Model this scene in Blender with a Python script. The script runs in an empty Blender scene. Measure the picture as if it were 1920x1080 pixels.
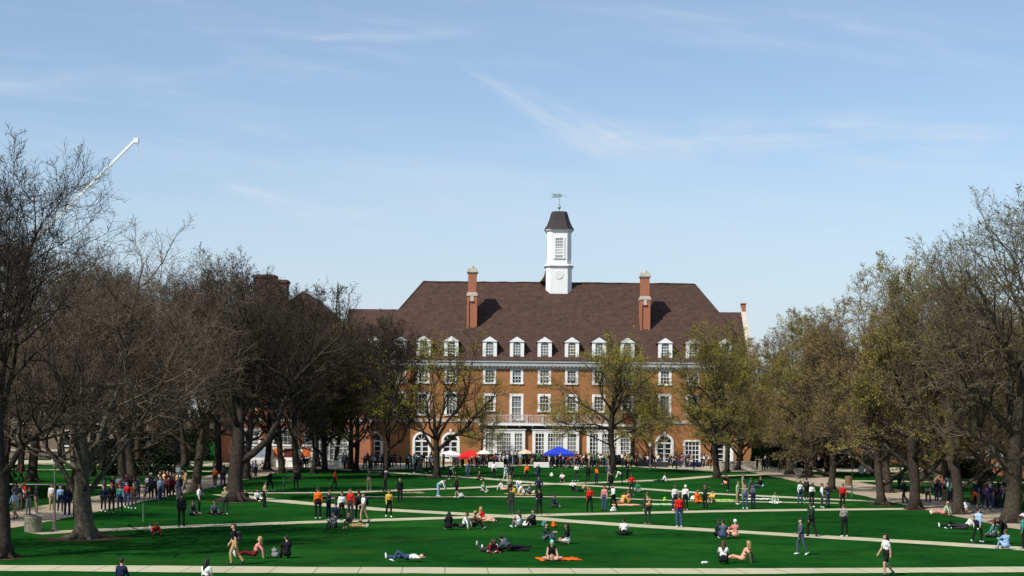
import bpy, bmesh, math, random
import numpy as np
from mathutils import Vector, Matrix

R = math.radians
S = bpy.context.scene
COL = S.collection

# ------------------------------------------------------------------ camera
F = 3000.0                       # focal length in pixels of the 1920 px photograph
CH = 6.5                         # eye height
HY = 781.0                       # horizon row
ROLL = R(0.5)
cam = bpy.data.cameras.new('camera')
cam.sensor_width = 36
cam.lens = 36 * F / 1920
cam.shift_y = (HY - 540) / 1920
cam.clip_start = 0.5
cam.clip_end = 4000
cam_o = bpy.data.objects.new('camera', cam)
COL.objects.link(cam_o)
cam_o.matrix_world = Matrix.Translation((0, 0, CH)) @ Matrix.Rotation(R(90), 4, 'X') @ Matrix.Rotation(ROLL, 4, 'Z')
S.camera = cam_o

# ------------------------------------------------------------------ world, sun, exposure
SUN_EL, SUN_AZ = R(47), R(225)   # the sun stands behind the camera's left shoulder
S.view_settings.view_transform = 'Standard'
S.view_settings.look = 'None'
S.view_settings.exposure = 0.35
S.view_settings.gamma = 1
W = bpy.data.worlds.new('World')
S.world = W
W.use_nodes = True


def nd(nt, typ, **kw):
    n = nt.nodes.new(typ)
    for k, v in kw.items():
        if k == 'inp':
            for a, b in v.items():
                n.inputs[a].default_value = b
        else:
            setattr(n, k, v)
    return n


def build_world():
    nt = W.node_tree
    nt.nodes.clear()
    L = nt.links.new
    out = nd(nt, 'ShaderNodeOutputWorld')
    bg = nd(nt, 'ShaderNodeBackground')
    bg.inputs['Strength'].default_value = 0.110
    L(bg.outputs[0], out.inputs[0])
    sky = nd(nt, 'ShaderNodeTexSky', sky_type='NISHITA', sun_disc=False, sun_elevation=SUN_EL, sun_rotation=SUN_AZ,
             altitude=200, air_density=1.0, dust_density=0.5, ozone_density=2.0)
    tc = nd(nt, 'ShaderNodeTexCoord')
    sep = nd(nt, 'ShaderNodeSeparateXYZ')
    L(tc.outputs['Generated'], sep.inputs[0])

    def math_(op, a, b=None, c=None, clamp=False):
        m = nd(nt, 'ShaderNodeMath', operation=op, use_clamp=clamp)
        for i, v in enumerate((a, b, c)):
            if v is None:
                continue
            if isinstance(v, (int, float)):
                m.inputs[i].default_value = v
            else:
                L(v, m.inputs[i])
        return m.outputs[0]
    yy = math_('MAXIMUM', math_('ABSOLUTE', sep.outputs['Y']), 0.05)
    u = math_('DIVIDE', sep.outputs['X'], yy)
    v = math_('DIVIDE', sep.outputs['Z'], yy)

    def noise(su, sv, rot, detail, seed, rough=0.6):
        cx = nd(nt, 'ShaderNodeCombineXYZ')
        c, s = math.cos(rot), math.sin(rot)
        uu = math_('ADD', math_('MULTIPLY', u, c), math_('MULTIPLY', v, s))
        vv = math_('ADD', math_('MULTIPLY', u, -s), math_('MULTIPLY', v, c))
        L(math_('MULTIPLY', uu, su), cx.inputs[0])
        L(math_('MULTIPLY', vv, sv), cx.inputs[1])
        cx.inputs[2].default_value = seed
        n = nd(nt, 'ShaderNodeTexNoise', inp={'Scale': 1.0, 'Detail': detail, 'Roughness': rough})
        L(cx.outputs[0], n.inputs['Vector'])
        return n.outputs['Fac']

    def ramp(x, a, b, g=1.0):
        m = nd(nt, 'ShaderNodeMapRange', interpolation_type='SMOOTHSTEP', inp={'From Min': a, 'From Max': b, 'To Min': 0, 'To Max': g})
        L(x, m.inputs[0])
        return m.outputs[0]

    def streak(px0, py0, px1, py1, w, g, seed):      # a wisp of cirrus between two directions of the sky
        a = Vector(((px0 - 960) / F, (HY - py0) / F))
        b = Vector(((px1 - 960) / F, (HY - py1) / F))
        d = (b - a)
        ln = d.length
        d.normalize()
        du = math_('SUBTRACT', u, a.x)
        dv = math_('SUBTRACT', v, a.y)
        t = math_('ADD', math_('MULTIPLY', du, d.x / ln), math_('MULTIPLY', dv, d.y / ln))
        wob = math_('MULTIPLY', math_('SUBTRACT', noise(9, 9, 0, 3, seed), 0.5), 0.03)
        q = math_('ADD', math_('ADD', math_('MULTIPLY', du, -d.y), math_('MULTIPLY', dv, d.x)), wob)
        wid = math_('MULTIPLY', math_('ADD', math_('MULTIPLY', t, 0.8), 0.35), w / F)
        m1 = ramp(math_('DIVIDE', math_('ABSOLUTE', q), wid), 1.0, 0.0)
        m2 = math_('MULTIPLY', ramp(t, -0.05, 0.15), ramp(t, 1.15, 0.7))
        n = ramp(noise(16, 90, math.atan2(d.y, d.x), 5, seed + 3), 0.3, 0.75)
        return math_('MULTIPLY', math_('MULTIPLY', m1, m2), math_('MULTIPLY', n, g))
    vec_fac = ramp(noise(2.2, 26, R(-4), 4, 1.3), 0.42, 0.8, 0.20)
    f2 = math_('MULTIPLY', ramp(noise(7, 55, R(-8), 6, 7.7), 0.5, 0.85, 0.24), ramp(v, 0.0, 0.12))
    tot = math_('ADD', vec_fac, f2)
    for a in ((850, 140, 1230, 300, 60, 0.58, 2.1), (1040, 250, 1980, 275, 95, 0.62, 5.2), (400, 350, 740, 440, 48, 0.55, 8.4),
              (1470, 20, 1640, 40, 30, 0.35, 3.7), (560, 75, 900, 60, 24, 0.3, 11.0), (-100, 170, 700, 130, 40, 0.25, 12.0)):
        tot = math_('ADD', tot, streak(*a))
    tot = math_('MINIMUM', math_('MULTIPLY', tot, 1.0), 0.8)
    veil = nd(nt, 'ShaderNodeMix', data_type='RGBA')           # thin even haze high up, thicker towards the horizon
    L(math_('ADD', ramp(v, 0.20, 0.02, 0.62), 0.10), veil.inputs['Factor'])
    L(sky.outputs[0], veil.inputs['A'])
    veil.inputs['B'].default_value = (3.9, 4.6, 5.5, 1)
    mix = nd(nt, 'ShaderNodeMix', data_type='RGBA')
    L(tot, mix.inputs['Factor'])
    L(veil.outputs['Result'], mix.inputs['A'])
    mix.inputs['B'].default_value = (5.0, 5.5, 6.2, 1)
    L(mix.outputs['Result'], bg.inputs[0])


build_world()
sun = bpy.data.lights.new('sun', 'SUN')
sun.energy = 4.2
sun.angle = R(0.5)
sun.color = (1, 0.95, 0.86)
sun_o = bpy.data.objects.new('sun', sun)
COL.objects.link(sun_o)
LD = Vector((math.cos(SUN_EL) * math.sin(R(45)), math.cos(SUN_EL) * math.cos(R(45)), -math.sin(SUN_EL)))
sun_o.rotation_euler = LD.to_track_quat('-Z', 'Y').to_euler()


# ------------------------------------------------------------------ pixel of the photograph -> world
def ray(px, py):
    xc, yc = (px - 960) / F, -(py - HY) / F
    c, s = math.cos(ROLL), math.sin(ROLL)
    return xc * c - yc * s, xc * s + yc * c


def ground(px, py):
    a, b = ray(px, py)
    y = CH / -b
    return Vector((a * y, y, 0))


def at(px, py, Y):
    a, b = ray(px, py)
    return Vector((a * Y, Y, CH + b * Y))


# ------------------------------------------------------------------ materials
MATS = {}


def mat(name, col, rough=0.8, var=0.0, scale=3.0, bump=0.0, spec=0.3, metal=0.0, var2=None, coord='Object'):
    if name in MATS:
        return MATS[name]
    m = bpy.data.materials.new(name)
    m.use_nodes = True
    nt = m.node_tree
    b = nt.nodes['Principled BSDF']
    b.inputs['Base Color'].default_value = (*col, 1)
    b.inputs['Roughness'].default_value = rough
    b.inputs['Specular IOR Level'].default_value = spec
    b.inputs['Metallic'].default_value = metal
    if var or bump:
        tc = nd(nt, 'ShaderNodeTexCoord')
        n = nd(nt, 'ShaderNodeTexNoise', inp={'Scale': scale, 'Detail': 5, 'Roughness': 0.65})
        nt.links.new(tc.outputs[coord], n.inputs['Vector'])
        if var:
            r = nd(nt, 'ShaderNodeValToRGB')
            r.color_ramp.elements[0].position = 0.3
            r.color_ramp.elements[1].position = 0.7
            lo = tuple(c * (1 - var) for c in col) if var2 is None else var2
            r.color_ramp.elements[0].color = (*lo, 1)
            r.color_ramp.elements[1].color = (*[min(1, c * (1 + var * 0.6)) for c in col], 1)
            nt.links.new(n.outputs['Fac'], r.inputs[0])
            nt.links.new(r.outputs[0], b.inputs['Base Color'])
        if bump:
            bp = nd(nt, 'ShaderNodeBump', inp={'Strength': bump, 'Distance': 0.05})
            nt.links.new(n.outputs['Fac'], bp.inputs['Height'])
            nt.links.new(bp.outputs[0], b.inputs['Normal'])
    MATS[name] = m
    return m


def layered(name, c1, c2, c3, mortar, scale, rough=0.85, course=(0.25, 0.075), msize=0.012):
    """Brick or shingle courses laid over the wall's own axes with large scale weathering."""
    m = bpy.data.materials.new(name)
    m.use_nodes = True
    nt = m.node_tree
    L = nt.links.new
    b = nt.nodes['Principled BSDF']
    b.inputs['Roughness'].default_value = rough
    b.inputs['Specular IOR Level'].default_value = 0.2
    tc = nd(nt, 'ShaderNodeTexCoord')
    sp = nd(nt, 'ShaderNodeSeparateXYZ')
    L(tc.outputs['Object'], sp.inputs[0])
    ad = nd(nt, 'ShaderNodeMath', operation='ADD')
    L(sp.outputs[0], ad.inputs[0])
    L(sp.outputs[1], ad.inputs[1])
    cb = nd(nt, 'ShaderNodeCombineXYZ')
    L(ad.outputs[0], cb.inputs[0])
    L(sp.outputs[2], cb.inputs[1])
    br = nd(nt, 'ShaderNodeTexBrick', inp={'Scale': 1.0, 'Mortar Size': msize, 'Brick Width': course[0], 'Row Height': course[1], 'Bias': 0.0})
    br.inputs['Color1'].default_value = (*c1, 1)
    br.inputs['Color2'].default_value = (*c2, 1)
    br.inputs['Mortar'].default_value = (*mortar, 1)
    L(cb.outputs[0], br.inputs['Vector'])
    n = nd(nt, 'ShaderNodeTexNoise', inp={'Scale': scale, 'Detail': 6, 'Roughness': 0.7})
    L(tc.outputs['Object'], n.inputs['Vector'])
    mr = nd(nt, 'ShaderNodeMapRange', inp={'From Min': 0.35, 'From Max': 0.7, 'To Min': 0, 'To Max': 0.75})
    L(n.outputs['Fac'], mr.inputs[0])
    mx = nd(nt, 'ShaderNodeMix', data_type='RGBA')
    L(mr.outputs[0], mx.inputs['Factor'])
    L(br.outputs['Color'], mx.inputs['A'])
    mx.inputs['B'].default_value = (*c3, 1)
    L(mx.outputs['Result'], b.inputs['Base Color'])
    MATS[name] = m
    return m


BRICK = layered('brick', (0.355, 0.128, 0.039), (0.26, 0.085, 0.029), (0.385, 0.162, 0.053), (0.30, 0.20, 0.12), 0.22)
BRICK_RED = layered('brick_red', (0.38, 0.10, 0.05), (0.27, 0.07, 0.035), (0.36, 0.12, 0.055), (0.34, 0.24, 0.17), 0.5)
ROOF = layered('roof_shingles', (0.066, 0.036, 0.030), (0.036, 0.020, 0.018), (0.094, 0.052, 0.034), (0.024, 0.015, 0.012), 1.3, course=(0.4, 0.2), msize=0.02)
WHITE = mat('white_paint', (0.8, 0.8, 0.78), 0.5, 0.06, 1.5)
STONE = mat('limestone', (0.5, 0.45, 0.37), 0.85, 0.2, 2.0, 0.3)
CORNICE = mat('cornice_paint', (0.40, 0.40, 0.39), 0.6, 0.12, 1.0)
GLASS = mat('window_glass', (0.02, 0.025, 0.03), 0.08, spec=0.6)
BLIND = mat('glass_with_blind', (0.20, 0.21, 0.20), 0.2, 0.4, 1.2, spec=0.5)
AMBER = mat('glass_with_warm_curtain', (0.22, 0.16, 0.06), 0.2, 0.4, 1.2, spec=0.5)
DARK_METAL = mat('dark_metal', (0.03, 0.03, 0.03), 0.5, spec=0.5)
COPPER = mat('aged_copper', (0.26, 0.33, 0.33), 0.6, 0.3, 4)
GREY_METAL = mat('grey_metal', (0.28, 0.27, 0.25), 0.5, spec=0.5)


def ground_material(name, cols, scales, rough=0.95, bump=0.4):
    m = bpy.data.materials.new(name)
    m.use_nodes = True
    nt = m.node_tree
    L = nt.links.new
    b = nt.nodes['Principled BSDF']
    b.inputs['Roughness'].default_value = rough
    b.inputs['Specular IOR Level'].default_value = 0.0
    tc = nd(nt, 'ShaderNodeTexCoord')
    prev = None
    for i, (c, sc, lo, hi, amt) in enumerate(scales):
        n = nd(nt, 'ShaderNodeTexNoise', inp={'Scale': sc, 'Detail': 6, 'Roughness': 0.7})
        L(tc.outputs['Object'], n.inputs['Vector'])
        mr = nd(nt, 'ShaderNodeMapRange', inp={'From Min': lo, 'From Max': hi, 'To Min': 0, 'To Max': amt})
        L(n.outputs['Fac'], mr.inputs[0])
        mx = nd(nt, 'ShaderNodeMix', data_type='RGBA')
        L(mr.outputs[0], mx.inputs['Factor'])
        if prev is None:
            mx.inputs['A'].default_value = (*cols, 1)
        else:
            L(prev, mx.inputs['A'])
        mx.inputs['B'].default_value = (*c, 1)
        prev = mx.outputs['Result']
    L(prev, b.inputs['Base Color'])
    n = nd(nt, 'ShaderNodeTexNoise', inp={'Scale': 9, 'Detail': 4})
    L(tc.outputs['Object'], n.inputs['Vector'])
    bp = nd(nt, 'ShaderNodeBump', inp={'Strength': bump, 'Distance': 0.08})
    L(n.outputs['Fac'], bp.inputs['Height'])
    L(bp.outputs[0], b.inputs['Normal'])
    MATS[name] = m
    return m


GRASS = ground_material('lawn_grass', (0.0062, 0.050, 0.0085), [((0.0150, 0.084, 0.0120), 0.07, 0.42, 0.62, 0.9), ((0.0035, 0.026, 0.0058), 0.22, 0.48, 0.66, 0.85),  # broad lighter and darker patches paint sun and tree shade into the grass
                                                             ((0.018, 0.082, 0.014), 2.2, 0.48, 0.78, 0.7), ((0.045, 0.072, 0.014), 0.16, 0.55, 0.74, 0.5), ((0.05, 0.042, 0.022), 0.23, 0.68, 0.82, 0.5)], 0.95, 0.8)
PATH = ground_material('concrete_path', (0.45, 0.42, 0.285), [((0.35, 0.32, 0.215), 0.25, 0.4, 0.7, 0.8), ((0.47, 0.44, 0.34), 1.7, 0.5, 0.75, 0.6), ((0.20, 0.18, 0.12), 0.7, 0.6, 0.8, 0.5)], 0.9, 0.15)


def joints(m, step, w):
    """Dark joints across a path every few metres, along its own length."""
    nt = m.node_tree
    L = nt.links.new
    b = nt.nodes['Principled BSDF']
    src = b.inputs['Base Color'].links[0].from_socket
    uvn = nd(nt, 'ShaderNodeUVMap')
    uvn.uv_map = 'along'
    sp = nd(nt, 'ShaderNodeSeparateXYZ')
    L(uvn.outputs[0], sp.inputs[0])
    md = nd(nt, 'ShaderNodeMath', operation='MODULO')
    md.inputs[1].default_value = step
    L(sp.outputs[0], md.inputs[0])
    lt = nd(nt, 'ShaderNodeMath', operation='LESS_THAN')
    lt.inputs[1].default_value = w
    L(md.outputs[0], lt.inputs[0])
    mx = nd(nt, 'ShaderNodeMix', data_type='RGBA')
    L(lt.outputs[0], mx.inputs['Factor'])
    L(src, mx.inputs['A'])
    mx.inputs['B'].default_value = (0.26, 0.24, 0.17, 1)
    L(mx.outputs['Result'], b.inputs['Base Color'])
    return m


JOINTED = joints(ground_material('jointed_path', (0.45, 0.42, 0.285), [((0.35, 0.32, 0.215), 0.25, 0.4, 0.7, 0.8), ((0.47, 0.44, 0.34), 1.7, 0.5, 0.75, 0.6), ((0.20, 0.18, 0.12), 0.7, 0.6, 0.8, 0.5)], 0.9, 0.15), 1.8, 0.07)
WALK = ground_material('brick_walk', (0.36, 0.30, 0.22), [((0.25, 0.19, 0.135), 0.3, 0.4, 0.7, 0.8), ((0.40, 0.33, 0.25), 2.1, 0.5, 0.75, 0.6)], 0.9, 0.15)


# ------------------------------------------------------------------ mesh helpers
class MB:
    """Collects shapes; build() links them as one mesh object."""

    def __init__(self):
        self.v, self.f, self.m = [], [], []

    def add(self, vs, fs, mi=0):
        o = len(self.v)
        self.v += [tuple(p) for p in vs]
        self.f += [tuple(i + o for i in f) for f in fs]
        self.m += [mi] * len(fs)
        return self

    def box(self, x0, x1, y0, y1, z0, z1, mi=0):
        vs = [(x, y, z) for z in (z0, z1) for y in (y0, y1) for x in (x0, x1)]
        return self.add(vs, [(0, 2, 3, 1), (4, 5, 7, 6), (0, 1, 5, 4), (1, 3, 7, 5), (3, 2, 6, 7), (2, 0, 4, 6)], mi)

    def prism(self, pts, dvec, mi=0):
        n = len(pts)
        a = [Vector(p) for p in pts]
        b = [p + Vector(dvec) for p in a]
        return self.add(a + b, [tuple(range(n))[::-1], tuple(range(n, 2 * n))] + [(i, (i + 1) % n, n + (i + 1) % n, n + i) for i in range(n)], mi)

    def loft(self, rings, mi=0, caps=True):
        n = len(rings[0])
        vs = [p for r in rings for p in r]
        fs = []
        for k in range(len(rings) - 1):
            for i in range(n):
                j = (i + 1) % n
                fs.append((k * n + i, k * n + j, (k + 1) * n + j, (k + 1) * n + i))
        if caps:
            fs.append(tuple(range(n))[::-1])
            fs.append(tuple(range((len(rings) - 1) * n, len(rings) * n)))
        return self.add(vs, fs, mi)

    def lathe(self, prof, c=(0, 0, 0), n=12, mi=0):
        rings = [[(c[0] + r * math.cos(2 * math.pi * i / n), c[1] + r * math.sin(2 * math.pi * i / n), c[2] + z) for i in range(n)] for r, z in prof]
        return self.loft(rings, mi)

    def tube(self, pts, rad, n=6, mi=0):
        pts = [Vector(p) for p in pts]
        if not hasattr(rad, '__len__'):
            rad = [rad] * len(pts)
        rings = []
        d0 = (pts[-1] - pts[0]).normalized()
        ref = Vector((1, 0, 0)) if abs(d0.x) < 0.8 else Vector((0, 1, 0))
        for i, p in enumerate(pts):
            d = (pts[min(i + 1, len(pts) - 1)] - pts[max(i - 1, 0)]).normalized()
            u = d.cross(ref).normalized()
            w = d.cross(u)
            rings.append([p + (u * math.cos(2 * math.pi * k / n) + w * math.sin(2 * math.pi * k / n)) * rad[i] for k in range(n)])
        return self.loft(rings, mi)

    def mesh(self, name, mats, smooth=False):
        me = bpy.data.meshes.new(name)
        me.from_pydata(self.v, [], self.f)
        for m in (mats if isinstance(mats, (list, tuple)) else [mats]):
            me.materials.append(m)
        if any(self.m):
            me.polygons.foreach_set('material_index', self.m)
        if smooth:
            me.polygons.foreach_set('use_smooth', [True] * len(self.f))
        me.update()
        return me

    def build(self, name, mats, parent=None, smooth=False, fix=True):
        me = self.mesh(name, mats, smooth)
        if fix:
            bm = bmesh.new()
            bm.from_mesh(me)
            bmesh.ops.recalc_face_normals(bm, faces=bm.faces)
            bm.to_mesh(me)
            bm.free()
        return link(name, me, parent)


def link(name, me, parent=None):
    o = bpy.data.objects.new(name, me)
    COL.objects.link(o)
    o.parent = parent
    return o


def tag(o, label=None, cat=None, group=None, kind=None):
    for k, v in (('label', label), ('category', cat), ('group', group), ('kind', kind)):
        if v:
            o[k] = v
    return o


def empty(name, loc=(0, 0, 0), rz=0.0, label=None, cat=None, group=None):
    o = bpy.data.objects.new(name, None)
    o.empty_display_size = 0.2
    COL.objects.link(o)
    o.location = loc
    o.rotation_euler = (0, 0, rz)
    return tag(o, label, cat, group)


def copy_tree(o, parent=None):
    c = o.copy()
    COL.objects.link(c)
    c.parent = parent
    for ch in [x for x in o.children]:
        copy_tree(ch, c)
    return c


# ------------------------------------------------------------------ ground and paths
def flat(name, pts, m, z, kind='structure'):
    mb = MB()
    mb.add([(p[0], p[1], z) for p in pts], [tuple(range(len(pts)))])
    o = mb.build(name, m, fix=False)
    if o.data.polygons[0].normal.z < 0:
        o.data.flip_normals()
    return tag(o, kind=kind)


def strip(name, pix, width, m, z, seed=0):
    """A path of constant real width through the pixels of its centre line; its edges wander where grass creeps over them."""
    P = [ground(*p) if len(p) == 2 else Vector(p) for p in pix]
    rng = random.Random(len(pix) * 7 + int(width * 100))
    Q = []
    for a, b in zip(P[:-1], P[1:]):
        n = max(1, int((b - a).length / 0.8))
        Q += [a.lerp(b, i / n) for i in range(n)]
    Q.append(P[-1])
    for _ in range(12):                       # round the bends
        Q = [Q[0]] + [(Q[i - 1] + Q[i] * 2 + Q[i + 1]) / 4 for i in range(1, len(Q) - 1)] + [Q[-1]]
    vs, uv = [], []
    s_, ja, jb = 0.0, 0.0, 0.0
    for i, p in enumerate(Q):
        d = (Q[min(i + 1, len(Q) - 1)] - Q[max(i - 1, 0)])
        d.z = 0
        d.normalize()
        ja = ja * 0.8 + rng.gauss(0, 0.05)
        jb = jb * 0.8 + rng.gauss(0, 0.05)
        n = Vector((-d.y, d.x, 0))
        A, B = p + n * (width / 2 + ja), p - n * (width / 2 + jb)
        vs += [(A.x, A.y, z), (B.x, B.y, z)]
        if i:
            s_ += (p - Q[i - 1]).length
        uv += [(s_, 0), (s_, width)]
    me = bpy.data.meshes.new(name)
    fs = [(2 * i, 2 * i + 1, 2 * i + 3, 2 * i + 2) for i in range(len(Q) - 1)]
    me.from_pydata(vs, [], fs)
    me.materials.append(m)
    ul = me.uv_layers.new(name='along')
    for lp in me.loops:
        ul.data[lp.index].uv = uv[lp.vertex_index]
    o = link(name, me)
    if me.polygons[0].normal.z < 0:
        me.flip_normals()
    return tag(o, kind='structure')


flat('ground', [(-1500, -200), (1500, -200), (1500, 3000), (-1500, 3000)], GRASS, 0)
PATHS = [
    ([(-300, 1062), (0, 1064.5), (480, 1068), (960, 1070.5), (1400, 1071), (1920, 1068), (2200, 1066)], 2.5),
    ([(60, 1000), (180, 994), (400, 985), (620, 978), (960, 967), (1300, 959.5), (1500, 956), (1740, 954)], 2.0),
    ([(420, 927), (500, 937), (700, 955), (850, 963), (960, 968.5), (1160, 984), (1500, 1004), (1700, 1016), (1920, 1029), (2100, 1040)], 2.2),
    ([(455, 924.5), (640, 924), (760, 919), (880, 915), (993, 909), (1120, 905), (1253, 900), (1336, 893), (1475, 889)], 2.1),
    ([(700, 884), (807, 891), (880, 895), (952, 901), (1010, 906), (1107, 911), (1192, 916), (1336, 926), (1447, 931), (1557, 937), (1660, 941)], 2.1),
    ([(600, 931), (760, 932.5), (993, 931.5), (1127, 932.5), (1215, 938), (1294, 940), (1420, 941.5), (1572, 944)], 1.35),
]
for k, (pp, w_) in enumerate(PATHS):
    strip('path', pp, w_, JOINTED, 0.004 + 0.004 * k)
# the two long walks beside the quad and the plaza in front of the building
strip('walkway', [(-33.0, 40, 0), (-31.5, 70, 0), (-30.0, 100, 0), (-29.5, 130, 0), (-28.8, 170, 0), (-28, 205, 0)], 5.6, WALK, 0.032)
strip('walkway', [(34.5, 40, 0), (34.0, 70, 0), (33.4, 100, 0), (33, 130, 0), (32.6, 170, 0), (32, 205, 0)], 6.4, WALK, 0.036)
strip('path', [(-110, 143, 0), (-32, 143, 0)], 2.6, JOINTED, 0.040)
strip('path', [(-110, 182, 0), (-32, 180, 0)], 2.8, JOINTED, 0.044)
strip('path', [(34, 168, 0), (120, 171, 0)], 3.2, JOINTED, 0.048)
flat('pavement', [(-120, 197), (-26, 197), (-19, 186), (-13, 193), (-7, 207), (0, 209.5), (16, 209.5), (25.5, 192), (29, 196), (120, 197), (120, 216), (-120, 216)], PATH, 0.052)
# #STRUCTURE#


# ------------------------------------------------------------------ the big brick building
YF = 219.0                                  # its front wall
random.seed(5)


def bx(px, Y=YF):
    return (px - 960 + 1.2) * Y / F


def bz(py, Y=YF):
    return CH + (781.7 - py) * Y / F


def front_wall(mb, x0, x1, z0, z1, y, holes, depth=0.3, mi=0):
    """Wall facing -Y with real openings and their reveals."""
    xs = sorted({x0, x1, *[h[0] for h in holes], *[h[1] for h in holes]})
    zs = sorted({z0, z1, *[h[2] for h in holes], *[h[3] for h in holes]})
    for i in range(len(xs) - 1):
        for j in range(len(zs) - 1):
            cx, cz = (xs[i] + xs[i + 1]) / 2, (zs[j] + zs[j + 1]) / 2
            if any(h[0] < cx < h[1] and h[2] < cz < h[3] for h in holes):
                continue
            mb.add([(xs[i], y, zs[j]), (xs[i + 1], y, zs[j]), (xs[i + 1], y, zs[j + 1]), (xs[i], y, zs[j + 1])], [(0, 1, 2, 3)], mi)
    for a, b, c, d in holes:
        for q in (((a, c), (a, d)), ((b, d), (b, c)), ((a, d), (b, d)), ((b, c), (a, c))):
            (p, r), (s, t) = q
            mb.add([(p, y, r), (s, y, t), (s, y + depth, t), (p, y + depth, r)], [(0, 1, 2, 3)], mi)


def window(parent, x0, x1, z0, z1, y, cols=3, rows=4, casing=0.30, name='window', glass=None, bar=0.05, sill=True):
    """Frame with casing, sash bars and a sill; its pane is a sub-part set back in the opening."""
    mb = MB()
    c = casing
    mb.box(x0 - c, x0 + 0.04, y - 0.06, y + 0.2, z0, z1 + c)
    mb.box(x1 - 0.04, x1 + c, y - 0.06, y + 0.2, z0, z1 + c)
    mb.box(x0 + 0.04, x1 - 0.04, y - 0.06, y + 0.2, z1 - 0.04, z1 + c)
    if sill:
        mb.box(x0 - c - 0.05, x1 + c + 0.05, y - 0.16, y + 0.2, z0 - 0.22, z0)
    zm = (z0 + z1) / 2
    for i in range(1, cols):
        x = x0 + (x1 - x0) * i / cols
        mb.box(x - bar / 2, x + bar / 2, y + 0.08, y + 0.14, z0, z1 - 0.04)
    for j in range(1, rows):
        z = z0 + (z1 - z0) * j / rows
        b = bar * (1.7 if abs(z - zm) < 0.05 else 1)
        mb.box(x0 + 0.04, x1 - 0.04, y + 0.07, y + 0.15, z - b / 2, z + b / 2)
    o = mb.build(name, WHITE, parent)
    g = glass or random.choice([GLASS, GLASS, GLASS, BLIND, AMBER])
    p = MB()
    p.add([(x0, y + 0.16, z0), (x1, y + 0.16, z0), (x1, y + 0.16, z1), (x0, y + 0.16, z1)], [(0, 1, 2, 3)])
    if g is GLASS and random.random() < 0.6:              # a blind drawn part of the way
        zb = z1 - (z1 - z0) * random.choice([0.25, 0.5, 0.5, 0.7])
        p.add([(x0, y + 0.156, zb), (x1, y + 0.156, zb), (x1, y + 0.156, z1), (x0, y + 0.156, z1)], [(0, 1, 2, 3)], 1)
    p.build('pane', [g, BLIND], o)
    return o


def arch_pts(xc, r, zs, n=12):
    return [(xc + r * math.cos(math.pi * i / n), zs + r * math.sin(math.pi * i / n)) for i in range(n + 1)]


def arched_door(wall, parent, xc, r, z0, zs, y, name='door'):
    """Fills the corners of its square opening round the arch, with white surround, fanlight, leaves and a pane."""
    top = zs + r
    for sgn in (-1, 1):
        pts = [(xc + sgn * r, y, top)] + [(xc + sgn * r * math.cos(a), y, zs + r * math.sin(a)) for a in [math.pi / 2 * i / 8 for i in range(8, -1, -1)]]
        wall.add(pts, [tuple(range(len(pts)))])
    mb = MB()
    ro, ri = r + 0.22, r - 0.1
    A, B = arch_pts(xc, ro, zs), arch_pts(xc, ri, zs)
    for i in range(len(A) - 1):
        mb.prism([(A[i][0], y - 0.08, A[i][1]), (A[i + 1][0], y - 0.08, A[i + 1][1]), (B[i + 1][0], y - 0.08, B[i + 1][1]), (B[i][0], y - 0.08, B[i][1])], (0, 0.2, 0))
    for s in (-1, 1):
        mb.box(xc + s * ri if s > 0 else xc - ro, xc + ro if s > 0 else xc - ri, y - 0.08, y + 0.12, z0, zs)
    mb.box(xc - 0.14, xc + 0.14, y - 0.14, y + 0.1, top + 0.1, top + 0.62)           # keystone
    mb.box(xc - ri, xc + ri, y + 0.0, y + 0.12, zs - 0.1, zs + 0.1)                   # transom
    for k in (-1, 0, 1):
        mb.tube([(xc, y + 0.06, zs), (xc + ri * math.sin(k * 0.75), y + 0.06, zs + ri * math.cos(k * 0.75))], 0.035, 4)
    o = mb.build(name, WHITE, parent)
    p = MB()
    q = arch_pts(xc, r - 0.02, zs)
    p.add([(x, y + 0.2, z) for x, z in q] + [(xc - r + 0.02, y + 0.2, z0), (xc + r - 0.02, y + 0.2, z0)], [tuple(range(len(q))) + (len(q), len(q) + 1)])
    p.build('pane', GLASS, o)
    d = MB()
    for s in (-1, 1):
        a, b = (xc - ri, xc - 0.03) if s < 0 else (xc + 0.03, xc + ri)
        d.box(a, a + 0.1, y + 0.05, y + 0.13, z0, zs - 0.1)
        d.box(b - 0.1, b, y + 0.05, y + 0.13, z0, zs - 0.1)
        for k in range(5):
            z = z0 + (zs - 0.1 - z0) * k / 4
            d.box(a + 0.1, b - 0.1, y + 0.05, y + 0.13, max(z0, z - 0.05), z + (0.4 if k == 0 else 0.05))
    d.build('door_leaf', WHITE, o)
    return o


bld = empty('brick_building', (0, 0, 0), 0, 'long red brick building with dark shingle roof, dormer row and white cupola', 'building')
EAVE = 13.95
SL = 0.89                                   # slope of the long roof
YE = YF - 0.7                               # eave line
ZR, ZW = 25.6, 21.3                         # main ridge and wing ridge


def roof_y(z):
    return YE + (z - EAVE) / SL


def roof_z(y):
    return EAVE + (y - YE) * SL


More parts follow.
